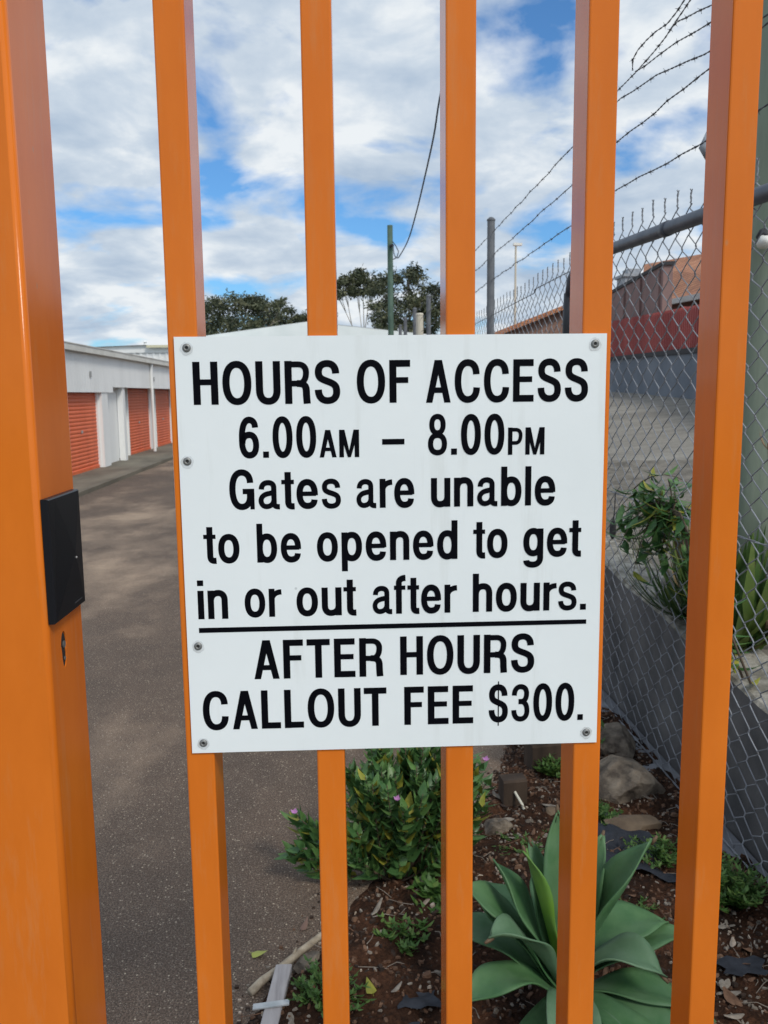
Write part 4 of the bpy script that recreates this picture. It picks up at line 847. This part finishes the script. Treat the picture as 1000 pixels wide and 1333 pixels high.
def shrub(loc, stems, seed, label, flowers=(), lsize=0.062):
    r = random.Random(seed); o = thing('flowering_shrub', loc, label, 'shrub'); base = Vector(loc)
    bs = MB(); bl = MB()
    for (dx, dy, h_) in stems:
        e = base + Vector((dx, dy, h_)); s_ = base + Vector((dx*.12 + r.uniform(-.04, .04), dy*.12 + r.uniform(-.04, .04), -.02))
        m1 = s_.lerp(e, .5) + Vector((dx*.12, dy*.12, -.02)); pts = [s_*(1-t)**2 + m1*2*t*(1-t) + e*t*t for t in [q/8 for q in range(9)]]
        bs.tube(pts, [.0045*(1-.65*q/8) for q in range(9)], 5)
        nl = int(8 + 44*(e-s_).length)
        for k in range(nl):
            t = 0.30 + .70*(k/nl)**.75; p = s_*(1-t)**2 + m1*2*t*(1-t) + e*t*t; ax = ((m1-s_)*(1-t)+(e-m1)*t).normalized()
            a = k*2.4 + r.uniform(-.4, .4); u = ax.cross(Vector((.3, .2, 1))).normalized(); v = u.cross(ax); rd_ = u*math.cos(a)+v*math.sin(a)
            d = rd_*(1.0) + ax*r.uniform(.35, 1.1) + Vector((0, 0, .1)); L = lsize*r.uniform(.75, 1.25)*(1 if t < .9 else .8)
            bl.leaf(p, d, ax.cross(rd_), L, L*.58, r.choices((0, 1, 2), (.44, .43, .13))[0], r.uniform(.1, .35), .3, 4)
    bs.build('stem', M_stem, o, True); bl.build('foliage', M_lf, o, True)
    for fx, fy, fz in flowers:
        b = MB(); c = base+Vector((fx, fy, fz))
        for k in range(5):
            a = k*1.2566; d = Vector((math.cos(a), math.sin(a)*.6-.5, .5+.3*math.sin(a))); b.leaf(c, d, Vector((-math.sin(a), math.cos(a), .2)), .019, .016, 0, .2, .1, 3)
        b.build('flower', M_flower, o)
    return o
r = random.Random(4); st = []
for k in range(62):
    a = r.uniform(0, 6.283); q = math.sqrt(r.random()); st.append((.02+.24*q*math.cos(a), .16*q*math.sin(a), .26 + .20*(1-q*q*.6) + r.uniform(-.05, .04)))
for k in range(12): st.append((r.uniform(-.2, .2), r.uniform(-.17, -.06), r.uniform(.08, .22)))
for dx, dy, h_ in ((-.36, -.02, .23), (-.34, .0, .16), (-.40, -.03, .10), (-.33, -.05, .06), (-.30, -.04, .20), (-.38, .03, .20), (-.36, -.06, .14), (.30, .06, .36), (.28, .10, .30), (.31, .03, .22), (.27, .0, .14), (.26, .06, .40), (.33, .1, .27)): st.append((dx, dy, h_))
shrub((0.20, 2.78, 0.02), st, 8, 'leafy green shrub with a few small lilac flowers at the edge of the asphalt', [(.11, -.03, .48), (.19, -.02, .44), (.18, -.05, .37), (.31, .04, .38), (-.37, -.03, .245), (-.27, -.06, .13), (-.02, -.13, .33)])

def tuft(name, loc, n_, spread, L, W, mats, label, cat, seed, group=None, upb=1.0, droop=.5):
    r = random.Random(seed); o = thing(name, loc, label, cat, group); b = MB(); base = Vector(loc)
    for k in range(n_):
        a = r.uniform(0, 6.283); d = Vector((math.cos(a)*spread, math.sin(a)*spread, upb*r.uniform(.5, 1.2))); l_ = L*r.uniform(.6, 1.2)
        p = base + Vector((r.uniform(-.06, .06), r.uniform(-.06, .06), -.02))
        b.leaf(p, d, Vector((-math.sin(a), math.cos(a), 0)), l_, W*r.uniform(.7, 1.2), r.choices(range(len(mats)), [.68, .24, .08][:len(mats)])[0], droop*r.uniform(.5, 1.3), .25, 7, .6)
    b.build('foliage', mats, o, True); return o
tuft('strap_leaved_plant', (1.74, 3.62, 0.70), 80, 1.3, .44, .060, M_strap_leaf, 'clump of broad strap leaves at the foot of the thick green pole', 'plant', 3, None, .75, .75)
tuft('strap_leaved_plant', (1.63, 3.28, 0.66), 90, 1.5, .36, .055, M_strap_leaf, 'nearer clump of broad strap leaves on the retaining wall, drooping behind the mesh', 'plant', 14, None, .65, .85)
tuft('strap_leaved_plant', (1.60, 3.66, 0.69), 60, 1.3, .40, .024, M_strap_leaf, 'fine leaved grassy clump hanging over the top of the retaining wall', 'plant', 9, None, .5, .5)
# dry flower stalks leaning on the pole
b = MB()
for (x0, x1, z1) in ((1.72, 1.66, 1.50), (1.78, 1.70, 1.72), (1.80, 1.83, 1.44)):
    b.tube([(x0, 3.2, .7), ((x0+x1)/2+.02, 3.18, (z1+.7)/2), (x1, 3.15, z1)], [.006, .005, .003], 5)
    for k in range(9): a = rng.uniform(0, 6.28); b.leaf((x1, 3.15, z1-.03), Vector((math.cos(a), math.sin(a), .9)), Vector((-math.sin(a), math.cos(a), 0)), .075, .009, 0, .4, .2, 4)
tag(b.build('dry_stalk', M_drystalk), 'dry brown flower stalks standing in front of the thick green pole', 'plant')
# creeper tangled in the middle wire
o = thing('creeper', (1.40, 3.62, 1.2), 'leafy creeper tangled over the twisted middle wire of the mesh', 'climber'); bs = MB(); bl = MB(); r = random.Random(12)
for k in range(20):
    y = r.uniform(3.36, 3.80); z = 1.20+r.uniform(-.05, .14)*(1 if y < 3.75 else .4); p = Vector((1.41+r.uniform(-.05, .03), y, z)); pts = [p]; d = Vector((r.uniform(-.3, .3), r.uniform(-.4, .9), r.uniform(-.4, .7)))
    for q in range(5): d = (d + Vector((0, .05, -.32))).normalized(); pts.append(pts[-1] + d*.052)
    bs.tube(pts, [.003, .003, .0025, .002, .002, .001], 4)
    for q, c in enumerate(pts):
        for w_ in range(2):
            a = r.uniform(0, 6.28); bl.leaf(c, Vector((math.cos(a)*.8, math.sin(a)*.8, r.uniform(-1.3, .2))), Vector((-math.sin(a), math.cos(a), .2)), r.uniform(.08, .135), .034, r.choices((0, 1, 2), (.55, .33, .12))[0], .4, .25, 4)
for k in range(16):
    p = Vector((1.40, r.uniform(3.78, 3.98), r.uniform(.93, 1.10))); bl.leaf(p, Vector((r.uniform(-.3, .3), r.uniform(-.4, .4), -1)), Vector((.3, 1, 0)), r.uniform(.09, .14), .03, r.choice((1, 2, 0)), .3, .2, 4)
for k in range(6):   # runners that climb the mesh from the wall top and follow the wire
    dz = r.uniform(-.05, .05); pts = [Vector((1.49, 2.86+.06*k, .64)), Vector((1.435, 2.98+.05*k, .86+dz)), Vector((1.41, 3.14+.03*k, 1.05+dz)), Vector((1.405, 3.34, 1.19+dz*.4)), Vector((1.405, 3.62, 1.20+dz*.5)), Vector((1.40, 3.84+.02*k, 1.10+dz*2))]
    bs.tube(pts, [.005, .0045, .004, .0035, .003, .002], 5)
    for q in range(26):
        t = r.random()*4.99; c = pts[int(t)].lerp(pts[int(t)+1], t % 1); a = r.uniform(0, 6.28); bl.leaf(c, Vector((math.cos(a)*.7, math.sin(a)*.8, r.uniform(-1.4, .2))), Vector((-math.sin(a), math.cos(a), .2)), r.uniform(.08, .14), .030, r.choices((0, 1, 2), (.5, .36, .14))[0], .45, .25, 5)
bs.build('stem', M_stem, o, True); bl.build('foliage', M_lf, o, True)
# brown dangling seed pod on a wire further along
b = MB(); b.tube([(1.415, 4.18, 1.19), (1.41, 4.17, 1.10), (1.412, 4.19, 1.04)], .003, 5); b.tube([(1.412, 4.19, 1.05), (1.41, 4.19, 1.02), (1.41, 4.19, .97), (1.41, 4.19, .945)], [.006, .017, .017, .005], 8)
tag(b.build('hanging_pod', M_cap), 'small dark pod dangling from the mesh left of the creeper', 'pod')

# low weeds
def weed(loc, n_, R, h_, seed, label, lf=.022):
    r = random.Random(seed); o = thing('weed', loc, label, 'weed'); b = MB(); base = Vector(loc)
    for k in range(n_):
        a = r.uniform(0, 6.283); q = math.sqrt(r.random())*R; e = base + Vector((q*math.cos(a), q*math.sin(a), h_*r.uniform(.35, 1)*(1-.5*q/R)))
        s_ = base + Vector((q*.3*math.cos(a), q*.3*math.sin(a), -.01)); b.tube([s_, s_.lerp(e, .6)+Vector((0, 0, .01)), e], [.0018, .0014, .0008], 4, 0)
        for w_ in range(9):
            t = r.uniform(.3, 1); p = s_.lerp(e, t); a2 = r.uniform(0, 6.283); bl_ = Vector((math.cos(a2), math.sin(a2), r.uniform(-.1, .7))); b.leaf(p, bl_, Vector((-math.sin(a2), math.cos(a2), 0)), lf*r.uniform(.6, 1.3), lf*.5, r.choices((0, 1), (.75, .25))[0], .2, .2, 3)
    b.build('foliage', M_weed, o, True); return o
weed((-.05, 2.14, .02), 60, .12, .12, 2, 'ferny green weed beside the grey timber stake', .020)
weed((1.27, 2.49, .03), 110, .13, .19, 4, 'bright green weed against the concrete footing of the fence', .024)
weed((.98, 3.05, .03), 60, .13, .07, 6, 'low weed between the flat sandstone rock and the brown rock', .022)
weed((1.13, 2.78, .03), 60, .12, .07, 7, 'low weed on the near side of the brown rock', .020)
weed((.70, 2.86, .02), 46, .17, .055, 8, 'sparse creeping weed in front of the pale straw', .018)
weed((.18, 2.38, .02), 30, .10, .10, 10, 'spindly pale weed in the soil just in front of the shrub', .026)
weed((1.16, 3.72, .03), 80, .14, .18, 15, 'yellow green weed behind the large sandstone rock', .03)
weed((.92, 3.42, .05), 40, .10, .10, 18, 'weed growing at the timber sleeper end', .024)
weed((.92, 2.42, .02), 40, .13, .06, 22, 'low weed behind the right side of the agave', .02)
weed((.30, 2.55, .02), 26, .10, .09, 25, 'broad leaved weed under the front of the shrub', .045)

# rocks
def rock(name, c, s, seed, m, label, cat='rock', rz=0.0, flat=1.0):
    r = random.Random(seed); b = MB(); nu, nv = 64, 40; off = r.uniform(0, 50); g = []
    cuts = [(Vector((r.gauss(0, 1), r.gauss(0, 1), r.gauss(.2, .8))).normalized(), r.uniform(.58, .88)) for _ in range(17)]
    for j in range(nv+1):
        th = math.pi*j/nv; row = []
        for i in range(nu):
            ph = 2*math.pi*i/nu; d = Vector((math.sin(th)*math.cos(ph), math.sin(th)*math.sin(ph), math.cos(th)))
            k = max(abs(d.x), abs(d.y), abs(d.z)); dd = d*(0.55 + .45/(k**1.0)*0.80)
            f = 1 + .30*mnoise.noise(d*1.5+Vector((off, 0, 0))) + .14*mnoise.noise(d*3.5+Vector((0, off, 0))) + .05*mnoise.noise(d*10+Vector((0, 0, off)))
            pv = dd*(f-.06*abs(mnoise.noise(d*6+Vector((off, off, 0)))))
            for cn, cd in cuts:
                ex = pv.dot(cn) - cd
                if ex > 0: pv -= cn*ex*0.97
            row.append(b.vert((pv.x*s[0]*1.15, pv.y*s[1]*1.15, pv.z*s[2]*1.15)))
        g.append(row)
    for j in range(nv):
        for i in range(nu): b.face((g[j][i], g[j+1][i], g[j+1][(i+1) % nu], g[j][(i+1) % nu]))
    o = b.build(name, m); o.location = c; o.rotation_euler = (r.uniform(-.15, .15), r.uniform(-.15, .15), rz); return tag(o, label, cat)
rock('rock', (1.17, 3.32, .05), (.17, .17, .10), 33, M_rock, 'large pale sandstone rock at the foot of the chain link fence', rz=.3)
rock('rock', (1.27, 3.66, .06), (.12, .12, .10), 31, M_rock, 'pale rock behind the large sandstone rock by the fence', rz=.9)
rock('rock', (1.12, 2.99, .03), (.12, .075, .055), 5, M_rockb, 'brown rounded rock half buried before the large sandstone rock', rz=.2)
rock('rock', (.60, 3.03, .02), (.075, .05, .045), 7, M_rock, 'pale wedge shaped rock beside the shrub', rz=.6)
rock('rock', (.72, 3.04, .03), (.03, .022, .025), 8, M_rock, 'small pale rock beside the upright straw', rz=.2)
rock('rock', (.83, 3.13, .03), (.035, .03, .025), 12, M_rockb, 'small brown rock lying in soil before the timber sleepers', rz=.2)
rock('rock', (-.115, 2.30, .02), (.055, .035, .03), 16, M_rock, 'small broken rock tucked behind the bleached stick', rz=.8)
rock('rock', (-.06, 2.25, .02), (.03, .03, .024), 17, M_rockb, 'small dark rock next to the ferny weed by the stake', rz=.1)

# timber edging at the far end of the bed
def sleeper(c, size, rz, label, m=M_sleeper):
    b = MB(); hx, hy, hz = (q/2 for q in size); nseg = 12
    pr = [(0, -hy+.006, -hz), (0, hy-.006, -hz), (0, hy, -hz+.006), (0, hy, hz-.008), (0, hy-.008, hz), (0, -hy+.008, hz), (0, -hy, hz-.008), (0, -hy, -hz+.006)]
    b.prism(pr, (-hx, 0, 0), (hx, 0, 0)); o = b.build('timber_sleeper', m); o.location = c; o.rotation_euler = (0, 0, rz); return tag(o, label, 'sleeper')
sleeper((.70, 3.24, .055), (.10, .075, .15), .1, 'short brown timber sleeper end standing in the soil')
sleeper((.945, 3.53, .08), (.24, .10, .16), .16, 'lower brown timber sleeper across the far end of the garden bed')
sleeper((.95, 3.54, .232), (.24, .10, .14), .14, 'upper brown timber sleeper stacked across the far end of the garden bed')
# grey stake with a strap, bleached stick, straw, fabric, leaves
stk = thing('timber_stake', (-.20, 2.0, 0), 'flat grey weathered timber stake lying at the corner of the garden bed', 'stake')
b = MB(); b.prism([(-.0235, 0, 0), (.0235, 0, 0), (.0235, 0, .018), (.021, 0, .020), (-.021, 0, .020), (-.0235, 0, .018)], (-.2345, 1.80, .018), (-.182, 2.262, .030)); b.build('board', M_stake, stk)
b = MB(); b.prism([(0, -.010, 0), (0, .010, 0), (0, .010, .004), (0, -.010, .004)], (-.256, 2.095, .0465), (-.158, 2.106, .0475)); b.build('metal_strap', M_strap, stk)
b = MB(); b.tube([(-.275, 2.20, .012), (-.245, 2.238, .017), (-.20, 2.283, .018), (-.14, 2.352, .022), (-.075, 2.425, .024), (-.03, 2.49, .022)], [.012, .0125, .012, .011, .010, .007], 10); b.tube([(-.16, 2.33, .026), (-.150, 2.352, .038)], [.006, .003], 6)
tag(b.build('stick', M_stick, smooth=True), 'bleached wooden stick edging the garden bed behind the stake', 'stick')
b = MB(); b.tube([(.735, 3.115, .01), (.722, 3.16, .05), (.70, 3.20, .085)], .0055, 8); tag(b.build('straw', M_straw), 'pale plastic straw poking up out of the soil', 'straw')
b = MB(); r = random.Random(5); g = []
for j in range(13):
    for i in range(13):
        u, v = i/12, j/12; x = .84+.33*u+.10*v*(.3-u)+.03*mnoise.noise((u*3, v*3, 1)); y = 2.72 + .36*v - .12*u*(1-v)+.03*mnoise.noise((u*4, v*3, 7)); g.append(b.vert((x, y, soil_z(x, y) + .012 + .022*mnoise.noise((u*3.2, v*5.5, 2)) + .012*math.sin(v*9+u*3))))
for j in range(12):
    for i in range(12): b.face((g[j*13+i], g[j*13+i+1], g[(j+1)*13+i+1], g[(j+1)*13+i]))
tag(b.build('weed_mat', M_mat, smooth=True), 'exposed crumpled piece of black weed fabric behind the agave', 'fabric')
for (x, y, s_, q, lab) in ((.20, 2.11, .07, 1, 'small scrap of black weed fabric in the soil left of the agave'), (.12, 1.98, .09, 2, 'scrap of black weed fabric in the soil at the bottom of the view'), (1.15, 2.17, .09, 3, 'scrap of black weed fabric right of the agave near the fence footing')):
    b = MB(); g = [[b.vert((x+(i/6-.5)*s_*(1.5+.3*math.sin(j+q)), y+(j/5-.5)*s_*(.8+.2*math.cos(i*2+q)), soil_z(x, y)+.012+.012*mnoise.noise((i*.6, j*.6, q)))) for j in range(6)] for i in range(7)]
    for i in range(6):
        for j in range(5): b.face((g[i][j], g[i+1][j], g[i+1][j+1], g[i][j+1]))
    tag(b.build('fabric_scrap', M_mat, smooth=True), lab, 'fabric')
def fallen(c, rz, L, W, m, lab, tilt=.1):
    b = MB(); b.leaf((-L/2, 0, 0), Vector((1, 0, tilt)), Vector((0, 1, 0)), L, W, 0, .25, .25, 6); b.tube([(-L/2-.012, .002, 0), (-L/2, 0, 0)], .0008, 4); o = b.build('fallen_leaf', m); o.location = c; o.rotation_euler = (0, 0, rz); return tag(o, lab, 'leaf')
fallen((-.262, 2.372, .006), -.35, .055, .034, M_yleaf, 'yellow green fallen leaf on the asphalt beside the bleached stick')
fallen((-.13, 2.505, .006), 1.2, .05, .022, M_bleaf, 'brown fallen leaf on the asphalt before the shrub')
fallen((-.40, 2.50, .008), .5, .04, .026, M_lf[1], 'small green leaf on the asphalt peeping from behind a gate bar')
fallen((.065, 2.16, .04), 1.9, .05, .03, M_lf[2], 'yellowing leaf lying on the dark soil')
fallen((.66, 3.32, .008), .3, .04, .02, M_bleaf, 'pale curled leaf on the dark ground behind the shrub')
# loose chips, stones and litter over the soil: uncountable
b = MB(); r = random.Random(77)
for k in range(9500):
    y = 1.5 + 2.7*r.random()**1.25; x = bed_x(y) + .02 + (1.40-bed_x(y)-.02)*r.random()
    z = soil_z(x, y); a = r.uniform(0, 6.283); kind = r.choices((0, 1, 2, 3), (.44, .14, .045, .375))[0]
    if x > 1.05 and y < 2.5: kind = r.choices((0, 1, 2, 3), (.30, .42, .08, .20))[0]
    L = r.uniform(.005, .021)*(1 if kind != 2 else .62)*(1.6 if r.random() < .08 else 1); W = L*r.uniform(.3, .75); h_ = L*r.uniform(.1, .35) if kind != 2 else L*.5
    ux, uy = math.cos(a), math.sin(a); tz = r.uniform(-.35, .35)*L
    base = [(-1, -.6), (-.2, -1), (1, -.5), (.8, .7), (-.1, 1), (-.9, .5)]
    lo_ = [b.vert((x + (p*L*ux - q*W*uy)*.5, y + (p*L*uy + q*W*ux)*.5, z - .002 + p*tz*.5)) for p, q in base]
    hi_ = [b.vert((x + (p*L*ux - q*W*uy)*.38, y + (p*L*uy + q*W*ux)*.38, z + h_ + p*tz*.5 + r.uniform(-.1, .1)*h_)) for p, q in base]
    for i in range(6): b.face((lo_[i], lo_[(i+1) % 6], hi_[(i+1) % 6], hi_[i]), kind)
    b.face(hi_, kind)
for k in range(150):   # broad flakes of bark and dead leaf
    y = 1.6 + 2.2*r.random()**1.3; x = bed_x(y)+.03 + (1.36-bed_x(y))*r.random()
    if k < 60: x, y = r.uniform(1.02, 1.36), r.uniform(1.7, 2.4)
    z = soil_z(x, y)+.006; a = r.uniform(0, 6.28); d = Vector((math.cos(a), math.sin(a), r.uniform(-.15, .35))); L = r.uniform(.025, .065)
    b.leaf((x, y, z), d, Vector((-math.sin(a), math.cos(a), r.uniform(-.5, .5))), L, L*r.uniform(.3, .6), r.choices((0, 1, 2, 3), (.4, .42, .06, .12))[0], r.uniform(-.2, .3), r.uniform(.1, .5), 4, .8, .3)
for k in range(260):   # fine twigs
    y = 1.6 + 2.5*r.random(); x = bed_x(y) + (1.38-bed_x(y))*r.random(); z = soil_z(x, y)+.004; a = r.uniform(0, 6.28); L = r.uniform(.03, .11)
    b.tube([(x, y, z), (x+L*.5*math.cos(a)+.004, y+L*.5*math.sin(a), z+r.uniform(0, .012)), (x+L*math.cos(a), y+L*math.sin(a), z+r.uniform(-.003, .01))], [.0016, .0013, .0008], 4, r.choice((0, 1, 1)))
for k in range(240):   # crumbs spilled onto the asphalt edge
    y = 1.7 + 1.9*r.random(); x = bed_x(y) - .16*r.random()**2.2; s_ = r.uniform(.002, .006); b.box((x-s_, y-s_*.8, -.001), (x+s_, y+s_*.7, s_*1.1), r.choice((0, 1, 2, 3)))
tag(b.build('mulch', M_chips), kind='stuff')
